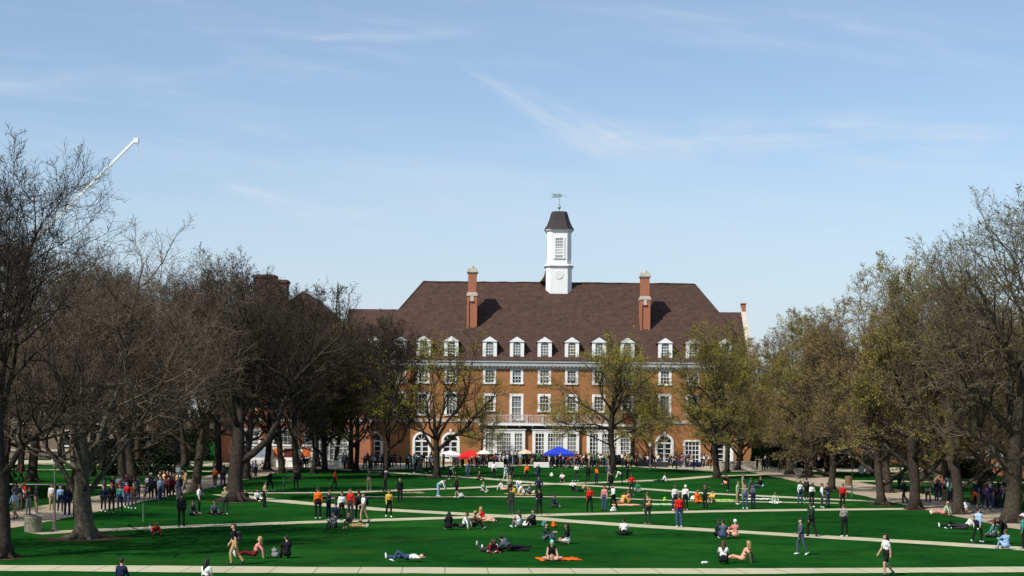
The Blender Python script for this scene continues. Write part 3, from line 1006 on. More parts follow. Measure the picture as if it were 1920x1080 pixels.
class Tree:
    def __init__(self, seed, H, trunk_h, r0, spread, nlimb=6, limb_ang=38, up=0.10, n2=7, n3=8, n4=7, twig=0.011, limbs=None, buds=1.0, bud_size=0.09, low=0.0, wig=1.0, lean=(0, 0), crown_base=0.0):
        rng = self.rng = random.Random(seed)
        self.wood, self.tw, self.tips = [], [], []
        self.twig = twig
        self.up, self.wig = up, wig
        self.n = {1: n2, 2: n3, 3: n4}
        top = H * 0.9
        # the trunk, slightly crooked, fading into the leader
        d = Vector((lean[0], lean[1], 1)).normalized()
        p = Vector((0, 0, -0.15))
        pts, rad = [p.copy()], [r0 * 1.9]
        L0 = H * 0.62
        n = 12
        for i in range(1, n + 1):
            d = (d + Vector((rng.gauss(0, 0.05), rng.gauss(0, 0.05), 0.05)) * wig).normalized()
            p = p + d * (L0 / n)
            t = i / n
            h = t * L0
            r = r0 * (1 + 0.5 * math.exp(-h / (1.6 * r0))) if h < trunk_h else r0 * max(0.16, 1 - 0.95 * (h - trunk_h) / max(0.1, L0 - trunk_h))
            pts.append(p.copy())
            rad.append(r)
        self.wood.append((pts, rad, 8))

        def on(h):
            k = min(n - 1, max(0, int(h / L0 * n)))
            f = h / L0 * n - k
            return pts[k].lerp(pts[k + 1], min(1, f)), rad[k] * (1 - min(1, f)) + rad[k + 1] * min(1, f)
        if limbs is None:
            limbs = []
            az = rng.uniform(0, 6.28)
            for k in range(nlimb):
                f = k / max(1, nlimb - 1)
                az += 2.4 + rng.uniform(-0.4, 0.4)
                h = trunk_h * (1 - low) + (L0 * 0.97 - trunk_h * (1 - low)) * f ** 0.9
                ang = limb_ang * (1.25 - 0.75 * f) + rng.uniform(-8, 8)
                # length so the limb reaches the rounded outline of the crown
                ln = spread * (1.12 - 0.35 * f) / max(0.55, math.sin(R(ang)) + 0.25) * rng.uniform(0.85, 1.15)
                ln = min(ln, (H - h) * 1.05 / max(0.3, math.cos(R(ang))))
                limbs.append((h, az, ang, ln, r0 * (0.52 - 0.24 * f)))
        for h, az, ang, ln, r in limbs:
            q, rr = on(h)
            dv = Vector((math.sin(R(ang)) * math.cos(az), math.sin(R(ang)) * math.sin(az), math.cos(R(ang))))
            self.branch(q, dv, ln, min(r, rr * 0.85), 1)
        # the leader carries branches of its own
        self.branch(pts[-1], d, H - pts[-1].z, rad[-1], 1)
        self.nb = buds
        self.bs = bud_size

    def branch(self, p, d, L, r, lev):
        rng = self.rng
        n = {1: 9, 2: 6, 3: 4, 4: 2}[lev]
        wob = {1: 0.16, 2: 0.20, 3: 0.22, 4: 0.22}[lev] * self.wig
        pts, rad, dirs = [p.copy()], [r], [d.copy()]
        for i in range(1, n + 1):
            d = (d + Vector((rng.gauss(0, wob), rng.gauss(0, wob), rng.gauss(0, wob) + self.up))).normalized()
            p = p + d * (L / n)
            t = i / n
            pts.append(p.copy())
            rad.append(max(self.twig * (0.55 if lev == 4 else 0.8), r * (1 - 0.8 * t)))
            dirs.append(d.copy())
        (self.wood if lev <= 2 else self.tw).append((pts, rad, {1: 6, 2: 5, 3: 3, 4: 3}[lev]))
        if lev == 4:
            self.tips.append((pts[0], pts[-1]))
            return
        k = self.n[lev]
        k = max(3, int(round(k * (0.7 + 0.5 * rng.random()))))
        ax0 = rng.uniform(0, 6.28)
        for j in range(k):
            t = (0.25 if lev == 1 else 0.12) + (0.99 - (0.25 if lev == 1 else 0.12)) * (j + rng.random() * 0.8) / k
            f = min(n - 1e-3, t * n)
            i = int(f)
            q = pts[i].lerp(pts[i + 1], f - i)
            dd = dirs[min(n, i + 1)]
            ax = dd.cross(Vector((0.3, 0.2, 1))).normalized()
            ax0 += 2.4 + rng.uniform(-0.5, 0.5)
            a = R(rng.uniform(32, 62))
            nv = rot_about(rot_about(dd, ax, a), dd, ax0)
            if nv.z < -0.25:
                nv.z *= 0.3
                nv.normalize()
            ln = L * (0.62 if lev == 1 else 0.5 if lev == 2 else 0.55) * (1.05 - 0.55 * t) * rng.uniform(0.75, 1.25)
            self.branch(q, nv, ln, max(self.twig, (rad[i] * 0.62)), lev + 1)

    def meshes(self, name, mats):
        """trunk mesh (stem, limbs, boughs) and crown mesh (twigs and buds)."""
        w = MB()
        for pts, rad, k in self.wood:
            w.tube(pts, rad, k)
        # root flare
        rng = self.rng
        r0 = self.wood[0][1][1]
        for j in range(6):
            a = j * 1.05 + rng.uniform(-0.3, 0.3)
            ln = r0 * rng.uniform(2.2, 3.4)
            w.tube([(r0 * 0.5 * math.cos(a), r0 * 0.5 * math.sin(a), r0 * 1.1), (r0 * 1.3 * math.cos(a), r0 * 1.3 * math.sin(a), r0 * 0.3), (ln * math.cos(a), ln * math.sin(a), -0.05)], [r0 * 0.4, r0 * 0.34, r0 * 0.12], 5)
        tm = w.mesh(name + '_trunk', mats[0], True)
        # twigs: vectorised three sided prisms
        V, Fc, MI = [], [], []
        base = 0
        for pts, rad, k in self.tw:
            P = np.array([tuple(q) for q in pts])
            d = P[-1] - P[0]
            ref = np.array([1.0, 0, 0]) if abs(d[0]) < 0.7 * np.linalg.norm(d) else np.array([0, 1.0, 0])
            u = np.cross(d, ref)
            u /= np.linalg.norm(u) + 1e-9
            v = np.cross(d / (np.linalg.norm(d) + 1e-9), u)
            m = len(P)
            ang = np.array([0, 2.0944, 4.18879])
            ringv = P[:, None, :] + (u[None, None] * np.cos(ang)[None, :, None] + v[None, None] * np.sin(ang)[None, :, None]) * np.array(rad)[:, None, None]
            V.append(ringv.reshape(-1, 3))
            a = np.arange(m - 1)[:, None] * 3 + np.arange(3)[None]
            b = np.arange(m - 1)[:, None] * 3 + (np.arange(3)[None] + 1) % 3
            Fc.append(np.stack([a, b, b + 3, a + 3], -1).reshape(-1, 4) + base)
            base += m * 3
        V = np.concatenate(V)
        Fq = np.concatenate(Fc)
        # buds and young leaves: small tilted faces round the twigs
        nr = np.random.default_rng(self.rng.randint(0, 99999))
        T = np.array([(*a, *b) for a, b in self.tips])
        nbud = int(len(T) * self.nb)
        idx = nr.integers(0, len(T), nbud)
        # clumpy: some twigs carry many, some none
        keep = 0.6 * (np.sin(T[idx, 3] * 1.3 + T[idx, 4] * 0.9) + np.sin(T[idx, 5] * 1.7 + 1)) + nr.normal(0, 0.8, nbud) > -0.5
        idx = idx[keep]
        nbud = len(idx)
        tt = nr.random((nbud, 1)) ** 0.6
        c = T[idx, :3] * (1 - tt) + T[idx, 3:] * tt + nr.normal(0, 0.05, (nbud, 3))
        sz = self.bs * (0.5 + nr.random((nbud, 1)))
        e1 = nr.normal(0, 1, (nbud, 3))
        e1 /= np.linalg.norm(e1, axis=1, keepdims=True)
        e2 = np.cross(e1, nr.normal(0, 1, (nbud, 3)))
        e2 /= np.linalg.norm(e2, axis=1, keepdims=True)
        q = np.stack([c - e1 * sz, c + e2 * sz * 0.6, c + e1 * sz, c - e2 * sz * 0.6], 1).reshape(-1, 3)
        fb = np.arange(nbud * 4).reshape(-1, 4) + len(V)
        allv = np.concatenate([V, q])
        allf = np.concatenate([Fq, fb])
        me = bpy.data.meshes.new(name + '_crown')
        me.vertices.add(len(allv))
        me.vertices.foreach_set('co', allv.ravel())
        me.loops.add(allf.size)
        me.loops.foreach_set('vertex_index', allf.ravel())
        me.polygons.add(len(allf))
        me.polygons.foreach_set('loop_start', np.arange(len(allf)) * 4)
        for m in mats[1:]:
            me.materials.append(m)
        me.polygons.foreach_set('material_index', np.concatenate([np.zeros(len(Fq), int), np.ones(nbud, int)]))
        me.update(calc_edges=True)
        return tm, me


KIND = {}


def kind(k, mats, **kw):
    tm, cm = Tree(**kw).meshes(k, mats)
    co = np.empty(len(cm.vertices) * 3)
    cm.vertices.foreach_get('co', co)
    KIND[k] = (tm, cm, float(np.percentile(co.reshape(-1, 3)[:, 2], 99.7)))   # real height of the crown


PI = math.pi
# bare dark trees of the left row
kind('bare1', [BARK_DARK, TWIG_DARK, BUD_DARK], seed=11, H=19.5, trunk_h=4.5, r0=0.36, spread=7.2, nlimb=11, limb_ang=38, n2=11, n3=10, n4=9, buds=0.5, bud_size=0.045, low=0.25)
kind('bare2', [BARK_BROWN, TWIG_DARK, BUD_DARK], seed=23, H=18.0, trunk_h=3.8, r0=0.40, spread=7.6, nlimb=11, limb_ang=48, n2=10, n3=10, n4=8, buds=1.2, bud_size=0.05, low=0.25)
kind('bare3', [BARK_BROWN, TWIG_BROWN, BUD_DARK], seed=37, H=17.0, trunk_h=4.2, r0=0.34, spread=7.0, nlimb=12, limb_ang=46, n2=10, n3=10, n4=8, buds=1.6, bud_size=0.055, low=0.3)
kind('dense', [BARK_DARK, TWIG_DARK, BUD_DARK], seed=97, H=17.0, trunk_h=4.2, r0=0.32, spread=7.4, nlimb=13, limb_ang=50, n2=10, n3=10, n4=9, buds=4.2, bud_size=0.06, low=0.35)
# pale barked tree that forks low into many stems
kind('forked', [BARK_PALE, TWIG_BROWN, BUD_DARK], seed=5, H=15.5, trunk_h=2.4, r0=0.46, spread=8.5, n2=10, n3=10, n4=9, buds=0.6, bud_size=0.045,
     limbs=[(2.0, 3.3, 36, 11.5, .15), (2.3, 0.25, 38, 12, .16), (2.4, -1.4, 26, 12.0, .16), (2.5, 1.6, 22, 13.0, .17), (2.8, 2.6, 20, 13.0, .17), (3.0, -0.5, 17, 13.5, .18), (2.3, 4.0, 32, 11, .14), (3.8, -0.2, 54, 10, .10), (3.8, 3.2, 52, 9, .10), (3.2, 0.9, 30, 12, .14), (3.4, 2.9, 28, 12, .14)])
# tree with one heavy limb leaning out to the right
kind('leaning', [BARK_DARK, TWIG_DARK, BUD_DARK], seed=8, H=16.5, trunk_h=3.6, r0=0.50, spread=7.5, n2=9, n3=9, n4=8, buds=1.2, bud_size=0.05, lean=(-0.06, 0),
     limbs=[(2.7, 0.05, 44, 12.5, .30), (4.2, 3.0, 35, 9, .22), (4.8, 1.6, 35, 9, .2), (5.2, -1.5, 32, 9, .2), (5.8, 0.2, 50, 8, .18), (6.8, 3.4, 35, 8, .17), (7.6, 2, 28, 8, .15), (8.2, -0.6, 32, 8, .15)])
# open spreading tree in front of the facade, sparse buds
kind('open', [BARK_DARK, TWIG_DARK, BUD_YELLOW], seed=14, H=16.0, trunk_h=3.0, r0=0.33, spread=7.5, n2=8, n3=8, n4=9, buds=5.0, bud_size=0.052, wig=1.25,
     limbs=[(3.2, 0.1, 46, 10.5, .19), (3.0, 3.15, 36, 11, .2), (3.9, 0.3, 22, 12.5, .2), (4.1, 2.8, 14, 12.0, .17), (3.8, 1.6, 35, 9, .15), (4.4, -1.5, 36, 9, .15), (2.9, 0.0, 64, 8, .12), (4.6, 3.3, 56, 8, .13)])
# budding trees, yellow green
kind('bud1', [BARK_DARK, TWIG_BROWN, BUD_YELLOW], seed=41, H=16.5, trunk_h=7.0, r0=0.34, spread=8.0, n2=10, n3=10, n4=9, buds=5.2, bud_size=0.052, up=0.06, wig=1.15,
     limbs=[(3.6, 3.2, 72, 8.5, .10), (3.9, 0.2, 78, 7.5, .10), (4.6, 1.8, 70, 7, .09), (4.8, -1.4, 70, 7, .09), (6.4, 2.9, 44, 10.0, .17), (6.9, 0.15, 46, 9.5, .17), (7.2, 1.5, 36, 8.5, .15), (7.4, -1.6, 38, 8.5, .15), (7.8, 3.6, 26, 8.5, .15), (8.2, 0.5, 24, 8.5, .15), (5.6, 0.0, 60, 8.5, .13), (5.4, 3.4, 62, 8.5, .12)])
kind('bud2', [BARK_DARK, TWIG_BROWN, BUD_OLIVE], seed=53, H=17.5, trunk_h=4.6, r0=0.36, spread=7.2, nlimb=13, limb_ang=60, n2=10, n3=10, n4=9, buds=6.5, bud_size=0.05, low=0.55)
kind('bud3', [BARK_BROWN, TWIG_BROWN, BUD_BROWN], seed=67, H=18.0, trunk_h=4.2, r0=0.36, spread=7.4, nlimb=13, limb_ang=60, n2=10, n3=10, n4=9, buds=6.5, bud_size=0.05, low=0.55)
kind('bud4', [BARK_BROWN, TWIG_BROWN, BUD_GREEN], seed=71, H=21.0, trunk_h=4.6, r0=0.50, spread=8.5, nlimb=14, limb_ang=48, n2=10, n3=10, n4=8, buds=2.4, bud_size=0.052, low=0.5)
kind('slim', [BARK_DARK, TWIG_BROWN, BUD_BROWN], seed=83, H=21.0, trunk_h=5.0, r0=0.22, spread=2.6, nlimb=14, limb_ang=55, n2=5, n3=6, n4=5, buds=1.2, bud_size=0.07)


def tree(k, px, py, H, rz, label, group=None, wide=1.0, loc=None):
    tm, cm, h0 = KIND[k]
    p = loc or ground(px, py)
    e = empty('tree', p, rz, label, 'tree', group)
    s = H / h0
    e.scale = (s * wide, s * wide, s)
    link('trunk', tm, e)
    link('crown', cm, e)
    return e


GL, GC, GR = 'trees along the left side of the quad', 'trees in front of the brick building', 'trees along the right side of the quad'
TREES = [
    ('bare1', 8, 1046, 18.5, 0.3, 'tall bare dark tree at the left edge, nearest of all the trees', GL, 1.0),
    ('forked', 160, 1009, 16.4, 0.0, 'pale barked tree forking low with spreading roots beside the concrete bin', GL, 1.1),
    ('leaning', 440, 940, 18.8, 0.0, 'dark trunk with one heavy limb rising to the right, beside the left walk', GL, 1.0),
    ('bare3', 367, 925, 19.8, 2.0, 'dark upright tree on the left walk just left of the heavy limbed tree', GL, 1.0),
    ('dense', 557, 899, 19.8, 1.0, 'dark tree standing alone right of the heavy limbed tree', GL, 0.95),
    ('dense', 588, 888, 17.5, 4.0, 'left tree of a close pair before the white booths', GL, 0.9),
    ('bud2', 609, 885, 17.0, 0.7, 'right tree of a close pair before the white booths', GL, 0.9),
    ('dense', 668, 884, 17.6, 3.6, 'dark tree between the close pair and the shaded wing', GL, 0.9),
    ('dense', 722, 891, 17.0, 5.1, 'dense dark tree in front of the shaded wing of the brick building', GC, 0.9),
    ('open', 818, 896, 16.0, 0.0, 'crooked open tree with forked dark limbs before the left arched doors', GC, 1.05),
    ('bud1', 905, 872, 9.5, 1.0, 'slender small tree between the red canopy and the first bay window', GC, 0.75),
    ('bud1', 1150, 886, 16.4, 0.4, 'tree with high forked trunk in front of the right bay window', GC, 1.12),
    ('bud1', 1186, 873, 14.5, 2.2, 'thinner tree right behind the high forked one by the right bay window', GC, 0.8),
    ('bud2', 1345, 897, 16.8, 0.0, 'dark trunked budding tree right of the arched door', GC, 1.0),
    ('bud1', 1363, 886, 16, 3.0, 'pale trunked budding tree just behind the dark trunked one right of the door', GC, 0.85),
    ('bud2', 1383, 882, 16.5, 2.0, 'thin trunked olive tree by the pale stone wall', GR, 1.0),
    ('bud3', 1480, 890, 19.0, 1.0, 'brown budding tree by the right plaza, leftmost of its row', GR, 1.0),
    ('bud2', 1516, 896, 18.8, 3.3, 'olive budding tree second in the row by the right plaza', GR, 1.0),
    ('bud3', 1558, 921, 17.2, 5.0, 'brown budding tree on the grass tip left of the right walk', GR, 1.0),
    ('bud3', 1653, 946, 17.6, 2.4, 'flared brown trunk standing where the cross path meets the right walk', GR, 0.95),
    ('bud2', 1716, 955, 18.6, 4.2, 'thinner straight trunk right of the flared brown one', GR, 1.0),
    ('bud4', 1762, 905, 20.5, 0.6, 'big tree beyond the right walk with tall bare top', GR, 1.0),
    ('bud4', 1795, 965, 18.6, 3.8, 'grey trunk on the near edge of the right walk', GR, 0.8),
    ('bud4', 1896, 981, 21.8, 4.9, 'thick dark trunk at the right edge, tallest tree of that side', GR, 1.0),
    ('slim', 1503, 876, 21.5, 0.0, 'narrow spire shaped tree poking above the right crowns', None, 1.0),
]
for k, px, py, H, rz, lab, g_, wd in TREES:
    tree(k, px, py, H, rz, lab, g_, wd)
BACK = [
    ('dense', -28.5, 186, 22.5, 5.3), ('dense', -32.5, 178, 22.5, 2.6), ('dense', -24, 198, 20, 1.1), ('dense', -19, 190, 17.5, 0.4),
    ('bare2', -30, 72, 17, 3.0), ('bare3', -44, 96, 18, 4.1), ('bare2', -50, 112, 19, 5.2), ('bare3', -34.5, 142, 19.5, 0.3), ('bare1', -43, 164, 22, 4.6), ('bare3', -54, 176, 18, 1.9), ('bare2', -50, 222, 17, 0.8),
    ('bare2', -25.5, 178, 17, 3.9), ('bare3', -22, 200, 15, 2.4), ('bare2', -72, 214, 17, 2.7), ('bare3', -60, 214, 18, 5.9),
    ('bud3', 33.5, 142, 16.5, 2.2), ('bud2', 36, 182, 16.5, 5.6), ('bud3', 46, 178, 17, 0.1), ('bud2', 47, 150, 18, 3.5), ('bud3', 58, 182, 17, 1.4), ('bud2', 35, 222, 14.5, 4.0), ('bud3', 48, 224, 15, 1.8), ('bud3', 62, 226, 15.5, 3.3), ('bud2', 78, 214, 16, 5.0), ('bud3', 38, 130, 16.5, 0.9),
   # second and third rows, half seen
    ('bare1', -24, 84, 0, 0), ('bare2', -36, 92, 19, 1), ('bare1', -35.5, 112, 20.5, 2), ('bare3', -36, 132, 20.5, 3), ('bare2', -36, 152, 21, 4), ('bare1', -36, 172, 22, 5),
    ('bare3', -43, 122, 19, 0.6), ('bare2', -45, 150, 21.5, 1.7), ('bare3', -46, 180, 22.5, 2.9), ('bare1', -48, 205, 23, 3.3), ('bare2', -62, 196, 17, 4.4), ('bare3', -40, 196, 22, 5.5),
    ('bare3', -66, 170, 18, 0.2), ('bare2', -56, 140, 18, 2.2), ('bare3', -26.5, 160, 18.5, 1.2), ('bare2', -34.5, 205, 20, 4.9),
    ('bud3', 38, 205, 15.0, 1), ('bud2', 43, 190, 16, 2), ('bud3', 40, 172, 16.5, 3), ('bud3', 50, 200, 16, 4), ('bud3', 41, 152, 17, 5), ('bud4', 44, 132, 17.0, 1.1),
    ('bud2', 52, 168, 17, 0.4), ('bud3', 62, 205, 16, 2.6), ('bud4', 43, 112, 18.0, 4.4), ('bud3', 54, 140, 17, 3.1), ('bud2', 30, 208, 13.5, 5.2), ('bud3', 72, 190, 17, 0.9),
]
POS = {'bare': 'bare dark', 'bud2': 'olive budding', 'bud3': 'brown budding', 'bud4': 'big green budding', 'dens': 'dense dark twiggy'}
rows = {}
for k, x, y, H, rz in BACK:
    if H:
        rows.setdefault((x > 0, k[:4]), []).append((k, x, y, H, rz))
ORD = ['nearest', 'second nearest', 'third nearest', 'fourth nearest', 'fifth nearest', 'sixth nearest', 'seventh nearest', 'eighth nearest']
for (right, kk), lst in rows.items():
    for i, (k, x, y, H, rz) in enumerate(sorted(lst, key=lambda q: q[2])):
        what = POS.get(k, POS.get(k[:4]))
        o_ = ORD[i] if i < 8 else ['ninth', 'tenth', 'eleventh', 'twelfth', 'thirteenth', 'fourteenth', 'fifteenth', 'sixteenth', 'seventeenth', 'eighteenth', 'nineteenth', 'twentieth', 'twenty first', 'twenty second', 'twenty third', 'twenty fourth', 'twenty fifth', 'twenty sixth', 'twenty seventh', 'twenty eighth', 'twenty ninth', 'thirtieth', 'thirty first', 'thirty second', 'thirty third'][i - 8] + ' nearest'
        if kk == 'bud':
            what = POS[k]
        tree(k, 0, 0, H, rz, f'{o_} of the {what} trees behind the {"right" if right else "left"} walk', 'trees behind the walks', 0.95, Vector((x, y, 0)))

# far-off wood closing the horizon behind the buildings
def far_wood():
    rng = np.random.default_rng(9)
    n = 26000
    x = rng.uniform(-420, 420, n)
    y = rng.uniform(330, 380, n)
    top = 8.5 + 2.0 * np.sin(x * 0.11) + 1.5 * np.sin(x * 0.31 + 1) + rng.normal(0, 0.8, n)
    z = top * rng.random(n) ** 0.7
    c = np.stack([x, y, z], 1)
    e1 = rng.normal(0, 1, (n, 3)); e1 /= np.linalg.norm(e1, axis=1, keepdims=True)
    e2 = np.cross(e1, rng.normal(0, 1, (n, 3))); e2 /= np.linalg.norm(e2, axis=1, keepdims=True)
    s = rng.uniform(0.5, 1.3, (n, 1))
    q = np.stack([c - e1 * s, c + e2 * s * .6, c + e1 * s, c - e2 * s * .6], 1).reshape(-1, 3)
    me = bpy.data.meshes.new('far_wood')
    me.from_pydata(q.tolist(), [], np.arange(n * 4).reshape(-1, 4).tolist())
    me.materials.append(BUD_DARK)
    tag(link('far_wood', me), 'dark far-off wood closing the horizon behind the buildings', 'wood', kind='stuff')


far_wood()


# bare earth worn round the nearest trunks
SOIL = mat('bare_earth', (0.075, 0.058, 0.036), 0.95, 0.45, 2.5, 0.6, 0.0)
for i, (px, py, r) in enumerate(((8, 1046, 1.0), (160, 1010, 1.9), (440, 941, 1.3), (818, 896, 0.8), (1150, 886, 0.9), (1345, 897, 0.9), (1653, 947, 1.1), (1795, 966, 0.9), (1896, 982, 1.5), (1716, 956, 0.8))):
    c = ground(px, py)
    rr = random.Random(i)
    ph = [rr.uniform(0, 6.28) for _ in range(4)]
    pts = []
    for k in range(48):
        a = 2 * PI * k / 48
        q = r * (1 + 0.18 * math.sin(2 * a + ph[0]) + 0.14 * math.sin(3 * a + ph[1]) + 0.10 * math.sin(7 * a + ph[2]) + 0.07 * math.sin(13 * a + ph[3]))
        pts.append((c.x + q * math.cos(a), c.y + q * math.sin(a)))
    flat('soil', pts, SOIL, 0.0025)


# ------------------------------------------------------------------ people
TMP = bpy.data.scenes.new('workbench')
SKIN = [mat('skin_light', (0.50, 0.30, 0.21), 0.6), mat('skin_tan', (0.33, 0.18, 0.11), 0.6), mat('skin_brown', (0.13, 0.07, 0.045), 0.6)]
HAIRS = {'black': mat('hair_black', (0.012, 0.010, 0.009), 0.6), 'brown': mat('hair_brown', (0.06, 0.032, 0.018), 0.6), 'blond': mat('hair_blond', (0.36, 0.23, 0.09), 0.6),
         'white': mat('cap_white', (0.7, 0.7, 0.68), 0.8), 'teal': mat('cap_teal', (0.10, 0.50, 0.46), 0.8), 'red': mat('cap_red', (0.5, 0.03, 0.02), 0.8)}
CLOTH = {'white': (0.72, 0.71, 0.68), 'black': (0.012, 0.012, 0.014), 'navy': (0.014, 0.020, 0.055), 'grey': (0.20, 0.20, 0.20), 'red': (0.50, 0.018, 0.014), 'orange': (0.72, 0.13, 0.012),
         'pink': (0.62, 0.22, 0.20), 'blue': (0.05, 0.11, 0.30), 'light blue': (0.28, 0.42, 0.60), 'denim': (0.045, 0.075, 0.15), 'tan': (0.42, 0.28, 0.12), 'khaki': (0.30, 0.24, 0.14),
         'green': (0.02, 0.22, 0.08), 'dark green': (0.022, 0.042, 0.026), 'maroon': (0.14, 0.014, 0.022), 'yellow': (0.62, 0.40, 0.05), 'teal': (0.06, 0.24, 0.24), 'purple': (0.12, 0.05, 0.18),
         'brown': (0.09, 0.045, 0.025), 'slate': (0.075, 0.09, 0.12), 'charcoal': (0.035, 0.036, 0.040), 'pale green': (0.38, 0.50, 0.30), 'lime': (0.36, 0.60, 0.10), 'peach': (0.72, 0.36, 0.24)}


def cloth(n):
    return mat('cloth_' + n.replace(' ', '_'), CLOTH[n], 0.9, 0.25, 9.0, 0.0, 0.1)


EYE = mat('eye_dark', (0.01, 0.008, 0.008), 0.3)
LEN = dict(th=0.43, sh=0.42, ua=0.29, fa=0.25)


def V3(*a):
    return Vector(a)


# pose: spine, head, (thigh, shin) per side, (upper arm, forearm) per side, toe directions; the figure faces -Y, its left is +X
DN = (0, 0, -1)
POSES = {
    'stand': dict(sp=(0, -.03, 1), legs=[((.06, 0, -1), (.0, .04, -1)), ((-.06, -.02, -1), (-.02, .05, -1))], arms=[((.16, .05, -1), (.02, -.18, -1)), ((-.16, .05, -1), (-.02, -.18, -1))]),
    'stance': dict(sp=(.05, 0, 1), legs=[((.16, -.06, -1), (.04, .06, -1)), ((-.12, 0, -1), (-.02, .05, -1))], arms=[((.35, .15, -1), (-.25, -.75, .1)), ((-.2, .1, -1), (.05, -.25, -1))]),
    'phone': dict(sp=(0, -.05, 1), head=(0, -.35, 1), legs=[((.07, 0, -1), (0, .03, -1)), ((-.09, 0, -1), (0, .05, -1))], arms=[((.15, -.1, -1), (-.28, -.9, .35)), ((-.15, -.1, -1), (.28, -.9, .35))]),
    'hips': dict(sp=(0, .02, 1), legs=[((.1, 0, -1), (.03, .04, -1)), ((-.1, 0, -1), (-.03, .04, -1))], arms=[((.55, .2, -.8), (-.65, -.3, -.35)), ((-.55, .2, -.8), (.65, -.3, -.35))]),
    'walk': dict(sp=(0, -.08, 1), legs=[((.04, -.42, -1), (0, .10, -1)), ((-.04, .22, -1), (0, .62, -.85))], arms=[((.14, .35, -1), (.02, .05, -1)), ((-.14, -.3, -1), (-.02, -.6, -1))]),
    'walk2': dict(sp=(0, -.06, 1), legs=[((.03, .25, -1), (0, .45, -.95)), ((-.05, -.34, -1), (0, .02, -1))], arms=[((.14, -.22, -1), (-.1, -.8, -.3)), ((-.14, .22, -1), (-.02, .05, -1))]),
    'throw': dict(sp=(.08, -.1, 1), legs=[((.38, -.2, -1), (.1, .1, -1)), ((-.32, .1, -1), (-.1, .2, -1))], arms=[((.95, -.2, .15), (.9, -.3, .35)), ((-.7, .1, -.6), (-.8, -.4, .1))]),
    'bend': dict(sp=(0, -.85, .55), head=(0, -1, .2), legs=[((.12, -.1, -1), (0, .12, -1)), ((-.12, -.05, -1), (0, .12, -1))], arms=[((.12, -.3, -1), (-.05, -.4, -1)), ((-.12, -.3, -1), (.05, -.4, -1))]),
    'cross': dict(sp=(0, -.16, 1), head=(0, -.2, 1), legs=[((.80, -.62, .12), (-.92, -.25, -.22)), ((-.80, -.62, .12), (.92, -.10, -.22))], arms=[((.25, -.25, -1), (-.05, -.8, -.45)), ((-.25, -.25, -1), (.05, -.8, -.45))]),
    'knees': dict(sp=(0, -.1, 1), legs=[((.14, -.75, .62), (.0, -.42, -.9)), ((-.14, -.75, .62), (.0, -.42, -.9))], arms=[((.2, -.75, -.55), (-.3, -.85, .1)), ((-.2, -.75, -.55), (.3, -.85, .1))]),
    'lean': dict(sp=(0, .42, .9), head=(0, .1, 1), legs=[((.10, -1, .30), (.02, -.9, -.36)), ((-.12, -1, .05), (0, -1, -.06))], arms=[((.28, .6, -.75), (.08, .15, -1)), ((-.28, .6, -.75), (-.08, .15, -1))]),
    'kneel': dict(sp=(0, -.08, 1), legs=[((.22, -.95, -.05), (-.08, 1, -.24)), ((-.22, -.95, -.05), (.08, 1, -.24))], arms=[((.2, -.2, -1), (-.15, -.8, -.4)), ((-.2, -.2, -1), (.15, -.8, -.4))]),
    'supine': dict(sp=(0, 1, .03), head=(0, 1, .12), legs=[((.1, -.8, .6), (0, -.45, -.9)), ((-.1, -1, .0), (0, -1, -.02))], arms=[((.6, .35, -.05), (-.65, .6, .05)), ((-.35, -.85, -.02), (.3, -.8, .1))]),
    'prone': dict(sp=(0, -.9, .42), head=(0, -.5, 1), legs=[((.1, 1, -.06), (.02, 1, .02)), ((-.1, 1, -.06), (-.04, .9, .45))], arms=[((.2, -.3, -1), (-.1, -1, -.12)), ((-.2, -.3, -1), (.1, -1, -.12))]),
    'side': dict(sp=(.75, 0, .62), head=(.3, -.1, 1), legs=[((-.95, -.2, .02), (-.9, .4, .0)), ((-1, -.1, .03), (-1, .1, -.02))], arms=[((.35, -.2, -1), (.6, -.6, -.1)), ((-.5, -.5, -.6), (.1, -.9, -.3))]),
}
POSE_WORD = {'stand': 'standing', 'stance': 'standing with one arm bent', 'phone': 'standing with head bowed over both hands', 'hips': 'standing hands on hips', 'walk': 'walking', 'walk2': 'walking',
             'throw': 'reaching out with both arms', 'bend': 'bending over', 'cross': 'sitting cross legged', 'knees': 'sitting with knees up', 'lean': 'sitting leaning back',
             'kneel': 'kneeling', 'supine': 'lying on the back', 'prone': 'lying propped on the elbows', 'side': 'reclining on one side'}


